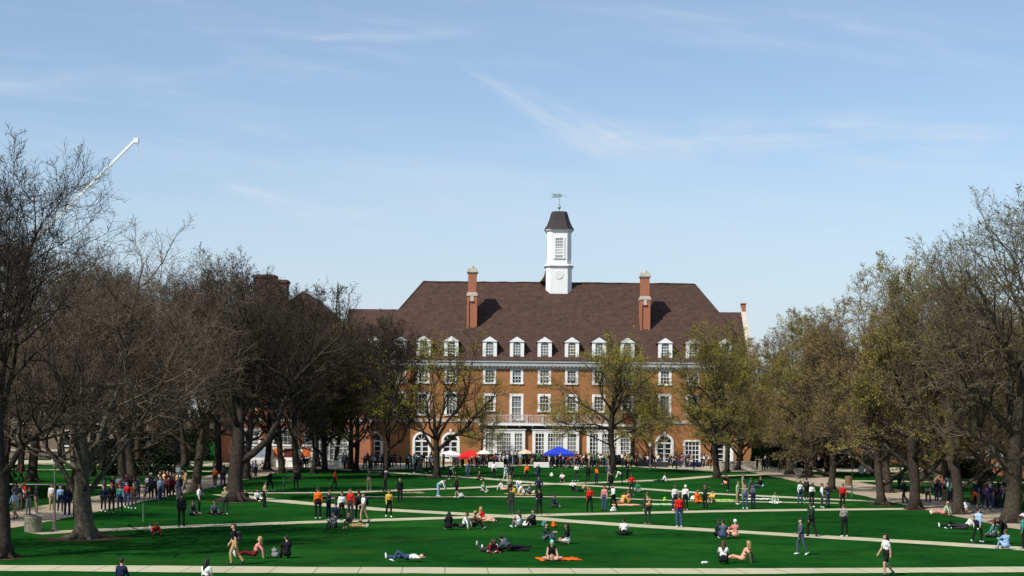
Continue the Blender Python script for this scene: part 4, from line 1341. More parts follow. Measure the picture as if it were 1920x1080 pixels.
def prims(pose, slv, leg, hair):
    """Capsules (a, b, ra, rb, region) of a posed figure, feet or seat at z = 0."""
    P = POSES[pose]
    out = []
    pel = V3(0, 0, 0)
    sp = V3(*P['sp']).normalized()
    side = V3(1, 0, 0)
    if abs(sp.x) > 0.5:
        side = V3(sp.z, 0, -sp.x).normalized()
    fwd = side.cross(sp).normalized()
    fwd = -fwd if fwd.dot(V3(0, -1, 0)) < 0 and abs(fwd.y) > 0.2 else fwd
    waist, chest, neck = pel + sp * 0.20, pel + sp * 0.38, pel + sp * 0.53
    hd = V3(*P.get('head', P['sp']))
    if 'head' not in P and abs(sp.z) > 0.5:
        hd = sp.lerp(V3(0, -0.06, 1), 0.5)
    hd.normalize()
    hc = neck + hd * 0.165
    hf = (fwd - hd * fwd.dot(hd))
    if hf.length < 0.2:
        hf = V3(0, -1, 0) - hd * V3(0, -1, 0).dot(hd)
    hf.normalize()
    A = out.append
    A((pel - side * .07, pel + side * .07, .125, .125, 'B'))
    A((pel + sp * .04, waist, .135, .128, 'B'))
    A((waist + sp * .0, chest, .128, .135, 'T'))
    A((waist - side * .045, waist + side * .045, .115, .115, 'T'))
    A((chest - side * .085, chest + side * .085, .115, .115, 'T'))
    A((neck - sp * .06 - side * .14, neck - sp * .06 + side * .14, .066, .066, 'T'))
    A((neck - sp * .04, neck + hd * .07, .056, .052, 'S'))
    A((hc - hd * .035 + hf * .015, hc - hd * .035 + hf * .02, .075, .075, 'S'))
    A((hc + hd * .03, hc + hd * .035 - hf * .01, .092, .092, 'S'))
    A((hc + hf * .088 + hd * .01, hc + hf * .105 - hd * .025, .012, .018, 'S'))            # nose
    for s in (-1, 1):
        A((hc + side * s * .092 - hd * .02, hc + side * s * .094 + hd * .015, .018, .02, 'S'))  # ears
    A((hc + hd * .055 - hf * .02, hc + hd * .03 - hf * .045, .095, .088, 'H'))
    A((hc + hd * .075 + hf * .03, hc + hd * .075 + hf * .02, .07, .07, 'H'))
    if hair == 'long':
        A((hc - hf * .055, neck - hf * .085 - sp * .02, .082, .075, 'H'))
        A((neck - hf * .085 - sp * .02, neck - hf * .10 - sp * .16, .080, .05, 'H'))
        for s in (-1, 1):
            A((hc + side * s * .075 - hf * .01, neck + side * s * .085 - hf * .02 - sp * .03, .045, .04, 'H'))
    elif hair == 'cap':
        A((hc + hd * .065 + hf * .06, hc + hd * .055 + hf * .155, .05, .018, 'H'))
    for i, s in enumerate((1, -1)):
        th, sh = [V3(*q).normalized() for q in P['legs'][i]]
        h = pel + side * s * .095 - sp * .03
        k = h + th * LEN['th']
        a = k + sh * LEN['sh']
        lr = 'B'
        A((h, k, .092, .062, 'B'))
        if leg == 'shorts':
            out[-1] = (h, h + th * .30, .094, .078, 'B')
            A((h + th * .29, k, .070, .054, 'S'))
        sr = 'S' if leg in ('shorts', 'skirt') else 'B'
        A((k, k + sh * .2, .054 if sr == 'S' else .062, .056 if sr == 'S' else .06, sr))
        A((k + sh * .2, a, .055 if sr == 'S' else .058, .038 if sr == 'S' else .05, sr))
        fd = hf if False else V3(0, -1, 0)
        fd = fd - sh * fd.dot(sh)
        if fd.length < .3:
            fd = V3(0, 0, 1) - sh * sh.z
        fd = (fd.normalized() + side * s * .15).normalized()
        A((a + sh * .03 - fd * .03, a + sh * .045 + fd * .09, .045, .042, 'F'))
        A((a + sh * .045 + fd * .08, a + sh * .055 + fd * .15, .042, .034, 'F'))
        ua, fa = [V3(*q).normalized() for q in P['arms'][i]]
        so = neck - sp * .065 + side * s * .165
        e = so + ua * LEN['ua']
        w = e + fa * LEN['fa']
        A((so, e, .056, .044, 'T' if slv != 'none' else 'S'))
        if slv == 'short':
            out[-1] = (so, so + ua * .17, .060, .056, 'T')
            A((so + ua * .15, e, .044, .039, 'S'))
        A((e, w, .043, .034, 'T' if slv == 'long' else 'S'))
        # hand: palm, four fingers of unequal length and a thumb off the side of the palm
        pn = fa.cross(side)
        pn = pn.normalized() if pn.length > .1 else V3(0, 0, 1)
        cu = (fa + V3(0, 0, -.25)).normalized()
        A((w, w + fa * .075, .028, .032, 'S'))
        for f, ln in enumerate((.062, .074, .068, .050)):
            b = w + fa * .09 + pn * (.026 - .0175 * f)
            A((b, b + fa * ln * .5, .0105, .0100, 'S'))
            A((b + fa * ln * .5, b + fa * ln * .5 + cu * ln * .5, .0100, .0085, 'S'))
        A((w + fa * .03 + pn * .03, w + fa * .075 + pn * .058, .013, .0105, 'S'))
    zmin = min(min(q[0].z - q[2], q[1].z - q[3]) for q in out)
    off = V3(0, 0, -zmin)
    return [(a + off, b + off, ra, rb, g) for a, b, ra, rb, g in out], (hc + off, hd, hf, side, neck + off, sp, fwd)


def union(ps, voxel, grow=0.0, smooth=3):
    """One continuous surface round the capsules."""
    bm = bmesh.new()
    for a, b, ra, rb, _ in ps:
        d = b - a
        L = d.length
        n, m = 10, 3
        q = (d / L if L > 1e-4 else V3(0, 0, 1)).to_track_quat('Z', 'Y').to_matrix()
        rings = []
        for j in range(m + 1):
            t = -math.pi / 2 + math.pi / 2 * j / m
            rings.append((a, ra + grow, t))
        for j in range(m + 1):
            rings.append((b, rb + grow, math.pi / 2 * j / m))
        vs = []
        for c, r, t in rings:
            rr = max(1e-4, r * math.cos(t))
            vs.append([bm.verts.new(c + q @ V3(rr * math.cos(2 * math.pi * i / n), rr * math.sin(2 * math.pi * i / n), r * math.sin(t))) for i in range(n)])
        for x, y in zip(vs[:-1], vs[1:]):
            for i in range(n):
                bm.faces.new((x[i], x[(i + 1) % n], y[(i + 1) % n], y[i]))
        bm.faces.new(vs[0][::-1])
        bm.faces.new(vs[-1])
    me = bpy.data.meshes.new('raw')
    bm.to_mesh(me)
    bm.free()
    o = bpy.data.objects.new('raw', me)
    TMP.collection.objects.link(o)
    r = o.modifiers.new('r', 'REMESH')
    r.mode = 'VOXEL'
    r.voxel_size = voxel
    if smooth:
        s = o.modifiers.new('s', 'SMOOTH')
        s.factor = 0.5
        s.iterations = smooth
    with bpy.context.temp_override(scene=TMP, view_layer=TMP.view_layers[0]):
        dg = bpy.context.evaluated_depsgraph_get()
    dg.update()
    res = bpy.data.meshes.new_from_object(o.evaluated_get(dg), depsgraph=dg)
    bpy.data.objects.remove(o)
    bpy.data.meshes.remove(me)
    res.polygons.foreach_set('use_smooth', [True] * len(res.polygons))
    return res


def dist(pts, ps):
    D = []
    for a, b, ra, rb, _ in ps:
        a_, d = np.array(a), np.array(b - a)
        t = np.clip(((pts - a_) @ d) / max(1e-9, d @ d), 0, 1)
        D.append(np.linalg.norm(pts - a_ - t[:, None] * d, axis=1) - (ra + (rb - ra) * t))
    return np.array(D)


CACHE = {}
REG = {'S': 0, 'T': 1, 'B': 2, 'F': 3, 'H': 4}


def far_mesh(pose, slv, leg, hair):
    k = ('far', pose, slv, leg, hair)
    if k not in CACHE:
        ps, _ = prims(pose, slv, leg, hair)
        me = union(ps, 0.030, 0.002, 2)
        n = len(me.polygons)
        c = np.empty(n * 3)
        me.polygons.foreach_get('center', c)
        reg = np.array([REG[p[4]] for p in ps])
        me.materials.clear()
        for q in range(5):
            me.materials.append(SKIN[0])
        me.polygons.foreach_set('material_index', reg[dist(c.reshape(-1, 3), ps).argmin(0)])
        me.name = 'person'
        CACHE[k] = me
    return CACHE[k]


def near_meshes(pose, slv, leg, hair):
    k = ('near', pose, slv, leg, hair)
    if k not in CACHE:
        ps, (hc, hd, hf, side, neck, sp, fwd) = prims(pose, slv, leg, hair)
        body = union([(a, b, ra * (1 if g == 'S' else 0.9), rb * (1 if g == 'S' else 0.9), g) for a, b, ra, rb, g in ps if g != 'H'], 0.013, 0.0, 2)
        bm = bmesh.new()                       # eyes, brows and mouth set into the face
        bm.from_mesh(body)
        for f in bm.faces:
            f.material_index = 0
        for x, z, w, h in ((-.034, .012, .016, .008), (.034, .012, .016, .008), (0, -.066, .024, .006), (-.034, .034, .02, .005), (.034, .034, .02, .005)):
            c = hc + side * x + hd * z + hf * (.094 if abs(x) > 0 else .092)
            r = bmesh.ops.create_icosphere(bm, subdivisions=1, radius=1, matrix=Matrix.Translation(c) @ Matrix((side, hf, hd)).transposed().to_4x4() @ Matrix.Diagonal((w, .012, h, 1)))
            for v in r['verts']:
                for f in v.link_faces:
                    f.material_index = 1
        bm.to_mesh(body)
        bm.free()
        body.materials.clear()
        body.materials.append(SKIN[0])
        body.materials.append(EYE)
        res = {'body': body}
        for g, nm in (('T', 'top'), ('B', 'trousers'), ('H', 'hair'), ('F', 'shoes')):
            if g == 'F':
                fs = [p for p in ps if p[4] == 'F']
                res['shoe0'], res['shoe1'] = union(fs[:2], .014, .004, 1), union(fs[2:], .014, .004, 1)
                continue
            sub = [p for p in ps if p[4] == g]
            res[nm] = union(sub, .016, .006 if g != 'H' else .002, 2)
        for nm, me in res.items():
            if nm != 'body':
                me.materials.clear()
                me.materials.append(SKIN[0])
        CACHE[k] = res
    return CACHE[k]


def slot_mats(o, ms):
    for i, m in enumerate(ms):
        o.material_slots[i].link = 'OBJECT'
        o.material_slots[i].material = m


def backpack_on(e, colour, pose, label):
    ps, (hc, hd, hf, side, neck, sp, fwd) = prims(pose, 'long', 'long', 'short')
    b = -fwd
    c = neck - sp * .25 + b * .20
    mb = [(c + sp * .13 - side * .07, c + sp * .13 + side * .07, .085, .085, 'T'), (c - sp * .12 - side * .08, c - sp * .12 + side * .08, .10, .10, 'T'), (c - sp * .1 + b * .07, c + b * .07, .07, .06, 'T')]
    for s in (-1, 1):
        mb.append((neck - sp * .02 + side * s * .1 + b * .06, neck - sp * .10 + side * s * .11 + fwd * .12, .02, .02, 'T'))
        mb.append((neck - sp * .10 + side * s * .11 + fwd * .12, neck - sp * .33 + side * s * .13 + b * .05, .02, .02, 'T'))
        mb.append((neck - sp * .02 + side * s * .1 + b * .06, c + sp * .14 + side * s * .08, .02, .02, 'T'))
        mb.append((neck - sp * .33 + side * s * .13 + b * .05, c - sp * .1 + side * s * .08, .02, .02, 'T'))
    me = union(mb, .014, 0, 2)
    me.materials.clear()
    me.materials.append(cloth(colour))
    o = link('backpack', me)
    o.matrix_world = e_matrix(e)
    return tag(o, label, 'backpack')


def e_matrix(e):
    return Matrix.LocRotScale(e.location, e.rotation_euler, e.scale)


ALLP = []


def person(px, py, pose, head, top, bottom, hair='brown', cut='short', slv='long', leg='long', skin=0, where='', group=None, label=None, pack=None, hs=1.0, shoe=None):
    loc = ground(px, py)
    near = loc.y < 150
    hair_m = HAIRS[hair]
    rz = R(head)
    shoe_m = cloth(shoe or random.choice(['black', 'white', 'charcoal', 'white', 'grey']))
    if near:
        ms = near_meshes(pose, slv, leg, cut)
        e = empty('person', loc, rz)
        e.scale = (hs, hs, hs)
        o = link('body', ms['body'], e)
        slot_mats(o, [SKIN[skin], EYE])
        for nm, m, pn in (('top', cloth(top), 'top'), ('trousers', cloth(bottom), 'shorts' if leg == 'shorts' else 'trousers'), ('hair', hair_m, 'cap' if cut == 'cap' else 'hair'), ('shoe0', shoe_m, 'shoe'), ('shoe1', shoe_m, 'shoe')):
            slot_mats(link(pn, ms[nm], e), [m])
    else:
        e = link('person', far_mesh(pose, slv, leg, cut))
        e.location = loc
        e.rotation_euler = (0, 0, rz)
        e.scale = (hs, hs, hs)
        slot_mats(e, [SKIN[skin], cloth(top), cloth(bottom), shoe_m, hair_m])
    e['category'] = 'person'
    if group:
        e['group'] = group
    if pack:
        backpack_on(e, pack, pose, f'{pack} backpack worn by the person in {top} {where}'.strip())
    ALLP.append((e, px, top, bottom, leg, pose, where, label, hair, cut))
    return e


random.seed(77)
# px, py of the feet or seat in the photograph, pose, heading (0 faces the camera, 90 the right, 270 the left), top, bottom, then the rest
N = 'near the front path'
P_ = [
    (440, 1059, 'walk', 270, 'black', 'tan', dict(hair='brown', label='man in black top and tan trousers walking left along the front path', pack='charcoal', where='on the front path', slv='short')),
    (477, 1047, 'lean', 275, 'pink', 'maroon', dict(hair='blond', cut='long', label='person in pink top leaning back on the lawn behind the walking man')),
    (538, 1047, 'knees', 200, 'black', 'black', dict(hair='black', label='person all in black sitting beside the pale grey bag')),
    (762, 1053, 'supine', 270, 'white', 'denim', dict(hair='black', label='person in white top and jeans lying stretched on the open lawn', slv='short')),
    (291, 1001, 'prone', 20, 'red', 'white', dict(hair='blond', label='person in red top lying propped up right of the pale forked tree')),
    (226, 1093, 'cross', 170, 'navy', 'black', dict(hair='black', label='dark figure cut off by the bottom edge, left one')),
    (384, 1094, 'cross', 150, 'white', 'black', dict(hair='black', cut='long', label='person in white cut off by the bottom edge', slv='short')),
    (628, 994, 'knees', 240, 'grey', 'charcoal', dict(hair='black', label='person in grey top sitting on the lawn below the orange and red standing pair')),
    (660, 992, 'lean', 80, 'charcoal', 'tan', dict(hair='black', label='dark topped person lounging below the red topped standing person')),
    (596, 973, 'stand', 185, 'orange', 'black', dict(hair='black', label='person in bright orange top and black trousers standing by the path', hs=1.1)),
    (640, 977, 'stance', 20, 'white', 'black', dict(hair='brown', label='person in white top between the orange and the red topped people', where='in the group of standing friends')),
    (657, 975, 'stand', 340, 'red', 'charcoal', dict(hair='brown', label='person in red top in the group of standing friends by the path', hs=1.08)),
    (682, 980, 'walk2', 300, 'white', 'khaki', dict(hair='brown', leg='shorts', slv='short', pack='navy', where='at the right of the standing friends', label='person in white and khaki shorts with a navy backpack')),
    (616, 972, 'phone', 60, 'charcoal', 'navy', dict(hair='black', label='dark dressed person standing just right of the orange top')),
    (672, 974, 'hips', 200, 'charcoal', 'black', dict(hair='black', label='dark dressed person right behind the red top')),
    (630, 970, 'cross', 0, 'navy', 'black', dict(hair='black', label='dark person sitting among the standing friends')),
    (729, 970, 'walk', 15, 'yellow', 'black', dict(hair='brown', label='person in yellow top and black trousers walking alone on the path')),
    (750, 940, 'stand', 0, 'black', 'black', dict(hair='black', label='thin black figure standing behind the yellow topped walker')),
    (842, 994, 'knees', 190, 'black', 'black', dict(hair='black', cut='long', label='black hooded figure sitting left of the reclining group')),
    (868, 993, 'lean', 250, 'white', 'charcoal', dict(hair='brown', label='person in white leaning back in the reclining group')),
    (889, 992, 'knees', 90, 'brown', 'black', dict(hair='blond', label='person in brown with golden hair in the reclining group')),
    (908, 981, 'lean', 60, 'red', 'peach', dict(hair='blond', cut='long', leg='shorts', slv='none', label='person in red top with bare legs leaning back above the reclining group')),
    (916, 1036, 'prone', 30, 'maroon', 'charcoal', dict(hair='brown', cut='long', label='long haired person in maroon lying at the left of the trio on the lawn')),
    (931, 1035, 'prone', 340, 'white', 'black', dict(hair='brown', label='person in white lying in the middle of the trio on the lawn')),
    (957, 1034, 'side', 180, 'slate', 'black', dict(hair='black', label='dark person reclining at the right of the trio on the lawn')),
    (974, 990, 'knees', 215, 'white', 'grey', dict(hair='brown', cut='long', slv='none', label='long haired person in white sitting below the path crossing')),
    (1001, 988, 'knees', 300, 'charcoal', 'black', dict(hair='black', label='dark person sitting below the path crossing next to the white one')),
    (1034, 1051, 'cross', 10, 'black', 'peach', dict(hair='teal', cut='cap', leg='shorts', slv='none', label='person with teal cap and bare legs by the orange blanket')),
    (1064, 1020, 'kneel', 280, 'black', 'white', dict(hair='black', cut='long', leg='shorts', label='long haired person in black with white shorts sitting upright')),
    (1022, 1017, 'knees', 60, 'dark green', 'slate', dict(hair='black', label='dark green figure behind the teal cap')),
    (1170, 1004, 'cross', 175, 'white', 'black', dict(hair='black', label='person in white sitting alone seen from behind', slv='short')),
    (958, 965, 'stand', 170, 'dark green', 'charcoal', dict(hair='brown', label='person in dark green standing left at the path crossing')),
    (1011, 966, 'phone', 190, 'black', 'black', dict(hair='black', label='person all in black standing right at the path crossing')),
    (956, 934, 'stand', 20, 'khaki', 'charcoal', dict(hair='blond', label='khaki topped person behind the dark green one at the crossing')),
    (1010, 936, 'hips', 0, 'navy', 'black', dict(hair='black', label='dark blue figure behind the black one at the crossing')),
    (1037, 951, 'cross', 100, 'navy', 'charcoal', dict(hair='black', label='person in navy sitting alone right of the path crossing')),
    (1105, 961, 'stance', 0, 'red', 'black', dict(hair='black', label='person in red top and black trousers left of the pink one')),
    (1133, 958, 'stand', 330, 'pink', 'denim', dict(hair='brown', cut='long', label='person in pink top and jeans right of the red one')),
    (1150, 956, 'walk2', 300, 'white', 'black', dict(hair='black', label='person in white top striding right of the pink one')),
    (1166, 946, 'lean', 300, 'yellow', 'peach', dict(hair='black', leg='shorts', label='person in yellow with bare legs sitting on the towel')),
    (1180, 944, 'knees', 270, 'pink', 'pink', dict(hair='brown', cut='long', label='person in pink sitting on the towel')),
    (1214, 984, 'stand', 195, 'charcoal', 'dark green', dict(hair='brown', label='person in long dark coat standing on the diagonal path', hs=1.1, where='on the diagonal path', pack='tan')),
    (1273, 989, 'stand', 180, 'red', 'denim', dict(hair='brown', label='person in red hooded top and jeans standing on the diagonal path', hs=1.1, where='on the diagonal path', pack='red', shoe='white')),
    (1265, 957, 'stance', 30, 'white', 'charcoal', dict(hair='brown', label='white topped person left behind the red hooded one')),
    (1285, 957, 'stand', 180, 'white', 'black', dict(hair='white', cut='cap', label='white topped and capped person right behind the red hooded one')),
    (1307, 944, 'kneel', 20, 'orange', 'orange', dict(hair='brown', label='person in all orange kneeling on the grass')),
    (1337, 945, 'knees', 320, 'yellow', 'khaki', dict(hair='brown', label='person in yellow sitting beside the dark green standing one')),
    (1322, 954, 'throw', 300, 'dark green', 'black', dict(hair='black', label='dark green topped person with arms stretched out')),
    (1383, 946, 'stance', 60, 'pale green', 'khaki', dict(hair='brown', label='person in pale green with khaki trousers, left of the three standing together')),
    (1397, 954, 'stand', 0, 'grey', 'denim', dict(hair='brown', label='person in grey, middle of the three standing together')),
    (1412, 954, 'phone', 310, 'slate', 'navy', dict(hair='black', label='person in slate, right of the three standing together')),
    (1356, 1011, 'knees', 180, 'slate', 'denim', dict(hair='black', label='person in slate blue sitting beside the white capped one')),
    (1379, 1010, 'knees', 200, 'pink', 'peach', dict(hair='white', cut='cap', label='person in pink with a white cap sitting on the lawn')),
    (1345, 1005, 'cross', 30, 'dark green', 'black', dict(hair='black', label='dark green figure sitting just behind the slate one')),
    (1356, 1058, 'knees', 170, 'white', 'black', dict(hair='brown', cut='long', label='brown haired person in white sitting near the front path')),
    (1393, 1055, 'lean', 250, 'peach', 'peach', dict(hair='blond', cut='long', label='blond person in peach dress sitting near the front path', slv='short')),
    (1502, 1041, 'walk2', 280, 'slate', 'slate', dict(hair='black', label='person in slate blue walking left across the grass', hs=0.98)),
    (1521, 1006, 'walk', 200, 'dark green', 'black', dict(hair='black', label='person in dark green walking away along the diagonal path', hs=1.05)),
    (1583, 1007, 'phone', 190, 'grey', 'black', dict(hair='grey' if False else 'brown', label='person in light grey hooded top on the diagonal path', shoe='white')),
    (1662, 1080, 'walk', 285, 'white', 'black', dict(hair='black', cut='long', leg='shorts', slv='short', label='long haired person in white top and black shorts nearest the camera')),
    (1833, 1018, 'walk2', 120, 'light blue', 'black', dict(hair='black', label='person in light blue and black on the path at the right', hs=1.05, shoe='white')),
    (1810, 993, 'side', 0, 'white', 'charcoal', dict(hair='brown', label='person in white reclining in the shade left of the path walker')),
    (1790, 992, 'supine', 280, 'charcoal', 'black', dict(hair='black', label='dark person lying in the shade at the right')),
    (1865, 1008, 'cross', 220, 'teal', 'charcoal', dict(hair='brown', label='person in teal sitting under the thick right tree')),
    (1882, 1020, 'bend', 300, 'black', 'black', dict(hair='brown', label='dark person bending over beside the teal one')),
    (1887, 1031, 'knees', 200, 'light blue', 'light blue', dict(hair='brown', label='person in light blue squatting on the path at the right edge')),
    (1918, 1030, 'stand', 250, 'teal', 'black', dict(hair='white', cut='cap', label='capped person at the very right edge')),
    (1770, 967, 'lean', 240, 'pale green', 'pink', dict(hair='blond', label='person in pale green and pink sitting under the grey trunk')),
    (1812, 962, 'knees', 200, 'white', 'khaki', dict(hair='brown', label='person in white sitting right of the grey trunk')),
    (340, 987, 'stand', 180, 'black', 'black', dict(hair='black', label='black figure standing on the path by the lawn corner', hs=1.1)),
    (373, 964, 'stance', 100, 'white', 'black', dict(hair='black', label='person in white top and black trousers in front of the left trees', hs=1.08)),
    (359, 966, 'cross', 60, 'charcoal', 'navy', dict(hair='black', label='dark person sitting left of the white topped one')),
    (402, 965, 'cross', 20, 'slate', 'black', dict(hair='black', label='dark person sitting right of the white topped one')),
    (422, 965, 'phone', 200, 'khaki', 'charcoal', dict(hair='blond', label='fair haired person standing left of the heavy limbed tree')),
    (461, 940, 'cross', 0, 'black', 'black', dict(hair='black', label='dark sitter right of the heavy limbed trunk, left one')),
    (482, 940, 'cross', 30, 'white', 'black', dict(hair='black', label='sitter in white right of the heavy limbed trunk')),
    (496, 951, 'stand', 120, 'khaki', 'black', dict(hair='black', label='dark figure standing at the start of the diagonal path')),
    (506, 921, 'throw', 60, 'black', 'black', dict(hair='black', label='dark figure with arms out on the short cross path')),
    (555, 917, 'walk', 200, 'charcoal', 'black', dict(hair='black', label='dark walker at the foot of the lone dark tree')),
    (627, 918, 'walk', 100, 'red', 'black', dict(hair='black', label='red topped walker above the orange standing person')),
    (692, 920, 'stand', 0, 'dark green', 'khaki', dict(hair='black', label='dark green figure standing right of the red topped walker')),
    (722, 922, 'throw', 90, 'charcoal', 'black', dict(hair='white', cut='cap', label='dark player running with arms out beside the shaded tree')),
    (822, 931, 'bend', 80, 'white', 'light blue', dict(hair='brown', label='person in white bending over right below the crooked open tree')),
    (856, 934, 'walk2', 250, 'brown', 'black', dict(hair='brown', label='brown topped player running right of the crooked open tree', leg='shorts')),
    (905, 923, 'cross', 40, 'pale green', 'grey', dict(hair='brown', label='person in pale green sitting alone on the middle lawn')),
    (943, 921, 'lean', 60, 'white', 'peach', dict(hair='brown', leg='shorts', label='person in white with bare legs on the middle lawn')),
    (973, 917, 'knees', 0, 'white', 'light blue', dict(hair='brown', label='person in white and light blue in the picnic circle')),
    (981, 927, 'lean', 100, 'white', 'white', dict(hair='blond', label='person all in white reclining in the picnic circle')),
    (962, 931, 'cross', 180, 'yellow', 'tan', dict(hair='brown', label='person in yellow in the picnic circle')),
    (994, 930, 'knees', 270, 'grey', 'charcoal', dict(hair='black', label='person in grey in the picnic circle')),
    (1074, 921, 'knees', 0, 'white', 'black', dict(hair='black', label='person in white sitting right of the picnic circle')),
    (1092, 924, 'lean', 300, 'tan', 'charcoal', dict(hair='black', label='person in tan sitting right of the picnic circle')),
    (1145, 922, 'stand', 180, 'black', 'black', dict(hair='black', label='black figure behind the pink topped one')),
    (1184, 929, 'hips', 0, 'red', 'charcoal', dict(hair='brown', label='red topped person standing behind the towel pair')),
    (1196, 922, 'cross', 0, 'green', 'grey', dict(hair='brown', label='person in green sitting behind the towel pair')),
    (1054, 904, 'knees', 0, 'white', 'brown', dict(hair='black', label='person in white sitting on the far lawn left of the white standing pair')),
    (1081, 902, 'phone', 0, 'white', 'charcoal', dict(hair='brown', label='white topped person standing on the far lawn')),
    (1102, 905, 'stand', 180, 'black', 'black', dict(hair='black', label='black figure left of the orange topped one on the far lawn')),
    (1118, 909, 'stance', 300, 'orange', 'navy', dict(hair='brown', label='orange topped person in navy trousers on the far lawn')),
    (1142, 906, 'hips', 0, 'slate', 'khaki', dict(hair='brown', label='slate topped person right of the orange one on the far lawn')),
    (1166, 909, 'bend', 270, 'white', 'black', dict(hair='black', label='white topped person bending over on the far lawn')),
    (1176, 901, 'phone', 60, 'charcoal', 'black', dict(hair='black', label='dark pair standing at the foot of the high forked tree, left one')),
    (926, 898, 'stand', 180, 'white', 'black', dict(hair='black', label='white topped person seen from behind on the far lawn path')),
    (948, 904, 'walk', 30, 'light blue', 'white', dict(hair='brown', label='person in light blue and white walking on the far lawn')),
    (959, 903, 'stand', 0, 'black', 'charcoal', dict(hair='black', label='black figure right of the light blue walker on the far lawn')),
    (987, 903, 'stance', 0, 'orange', 'black', dict(hair='brown', label='orange topped small figure on the far lawn path')),
    (1009, 902, 'stand', 190, 'charcoal', 'navy', dict(hair='white', cut='cap', label='dark figure with white cap on the far lawn')),
    (877, 898, 'stand', 0, 'slate', 'denim', dict(hair='black', label='slate figure standing on the lawn below the red canopy')),
    (898, 900, 'cross', 30, 'brown', 'black', dict(hair='brown', label='brown figure sitting on the lawn below the red canopy')),
    (843, 899, 'bend', 60, 'grey', 'black', dict(hair='black', label='grey topped player bending over on the far lawn')),
    (1243, 905, 'lean', 250, 'white', 'charcoal', dict(hair='brown', label='person in white lounging below the arched door')),
    (1362, 910, 'knees', 200, 'red', 'peach', dict(hair='brown', label='red topped person sitting below the dark trunked budding tree')),
    (1365, 921, 'bend', 270, 'black', 'black', dict(hair='black', label='dark figure bending over right of the far lawn')),
    (1412, 915, 'lean', 90, 'slate', 'denim', dict(hair='black', label='slate person lounging in the shade at the right of the far lawn')),
    (1427, 914, 'knees', 300, 'black', 'black', dict(hair='black', label='black person sitting in the shade at the right of the far lawn')),
    (1393, 927, 'hips', 90, 'grey', 'khaki', dict(hair='brown', label='grey topped person behind the three standing together')),
    (1453, 945, 'cross', 0, 'pale green', 'white', dict(hair='brown', label='pale sitter alone left of the right standing group')),
    (1500, 945, 'stance', 30, 'white', 'denim', dict(hair='brown', label='white topped person at the left of the right standing group')),
    (1512, 938, 'stand', 200, 'charcoal', 'black', dict(hair='black', label='dark person at the back of the right standing group')),
    (1522, 951, 'phone', 20, 'white', 'black', dict(hair='black', label='person in white with black trousers in the right standing group')),
    (1541, 952, 'stance', 90, 'white', 'charcoal', dict(hair='brown', label='white shirted person at the right of the right standing group')),
    (1552, 951, 'stand', 300, 'black', 'denim', dict(hair='black', label='dark person at the right end of the right standing group')),
    (1580, 953, 'stand', 0, 'red', 'black', dict(hair='black', label='red and black figure behind the light grey hooded one')),
    (1695, 944, 'walk', 285, 'charcoal', 'black', dict(hair='black', label='dark walker between the flared and the straight right trunks', hs=1.1)),
    (1686, 921, 'walk2', 200, 'slate', 'black', dict(hair='black', label='slate walker farther back beside the flared trunk')),
    (27, 974, 'walk', 330, 'light blue', 'khaki', dict(hair='brown', label='person in light blue and khaki walking on the left walk by the edge')),
    (53, 966, 'phone', 60, 'charcoal', 'grey', dict(hair='black', label='charcoal figure behind the concrete bin')),
    (68, 964, 'stand', 300, 'charcoal', 'khaki', dict(hair='brown', label='charcoal and khaki figure behind the concrete bin')),
    (97, 957, 'walk2', 20, 'white', 'khaki', dict(hair='black', label='white topped walker beside the tall lamp post')),
    (113, 960, 'walk', 20, 'light blue', 'navy', dict(hair='black', label='light blue walker right of the tall lamp post')),
    (126, 969, 'stand', 30, 'navy', 'navy', dict(hair='black', label='navy figure left of the pale forked trunk', hs=1.1)),
    (143, 969, 'phone', 20, 'black', 'black', dict(hair='black', label='black figure right against the pale forked trunk', hs=1.1)),
    (194, 960, 'walk', 15, 'navy', 'charcoal', dict(hair='black', label='navy walker just right of the pale forked trunk')),
    (209, 962, 'stand', 0, 'black', 'black', dict(hair='red', cut='cap', label='black figure with red cap on the left walk', hs=1.08)),
    (225, 959, 'walk2', 10, 'teal', 'navy', dict(hair='brown', label='teal walker on the left walk')),
    (238, 953, 'walk', 10, 'red', 'denim', dict(hair='brown', label='red topped walker on the left walk')),
    (251, 954, 'stand', 0, 'brown', 'charcoal', dict(hair='black', label='brown topped figure on the left walk')),
    (295, 938, 'walk', 5, 'black', 'black', dict(hair='black', label='black walker on the left walk right of the brown topped one')),
    (311, 935, 'walk2', 10, 'pink', 'charcoal', dict(hair='black', cut='long', label='pink topped walker on the left walk')),
    (322, 936, 'stand', 0, 'maroon', 'black', dict(hair='black', label='maroon topped walker beside the pink one')),
    (403, 914, 'walk', 0, 'orange', 'charcoal', dict(hair='brown', label='orange topped walker left of the heavy limbed trunk')),
    (418, 919, 'walk2', 0, 'black', 'navy', dict(hair='black', label='black walker left of the heavy limbed trunk', hs=1.1)),
    (466, 897, 'walk', 0, 'black', 'charcoal', dict(hair='black', label='black walker in front of the left white booth')),
    (479, 896, 'walk2', 200, 'white', 'black', dict(hair='black', label='white topped walker in front of the left white booth')),
    (39, 908, 'walk', 90, 'maroon', 'black', dict(hair='brown', label='maroon topped walker on the side path at far left')),
]
for px, py, pose, hd_, top, bot, kw in P_:
    kw.setdefault('skin', random.choice([0, 0, 0, 1, 1, 2]))
    person(px, py, pose, hd_, top, bot, **kw)

# the crowds: every one a figure of its own
TOPS = ['white', 'black', 'maroon', 'grey', 'navy', 'pink', 'charcoal', 'white', 'red', 'purple', 'light blue', 'black', 'tan', 'slate', 'black', 'white', 'green', 'orange', 'charcoal', 'peach']
BOTS = ['black', 'navy', 'denim', 'charcoal', 'khaki', 'black', 'charcoal']


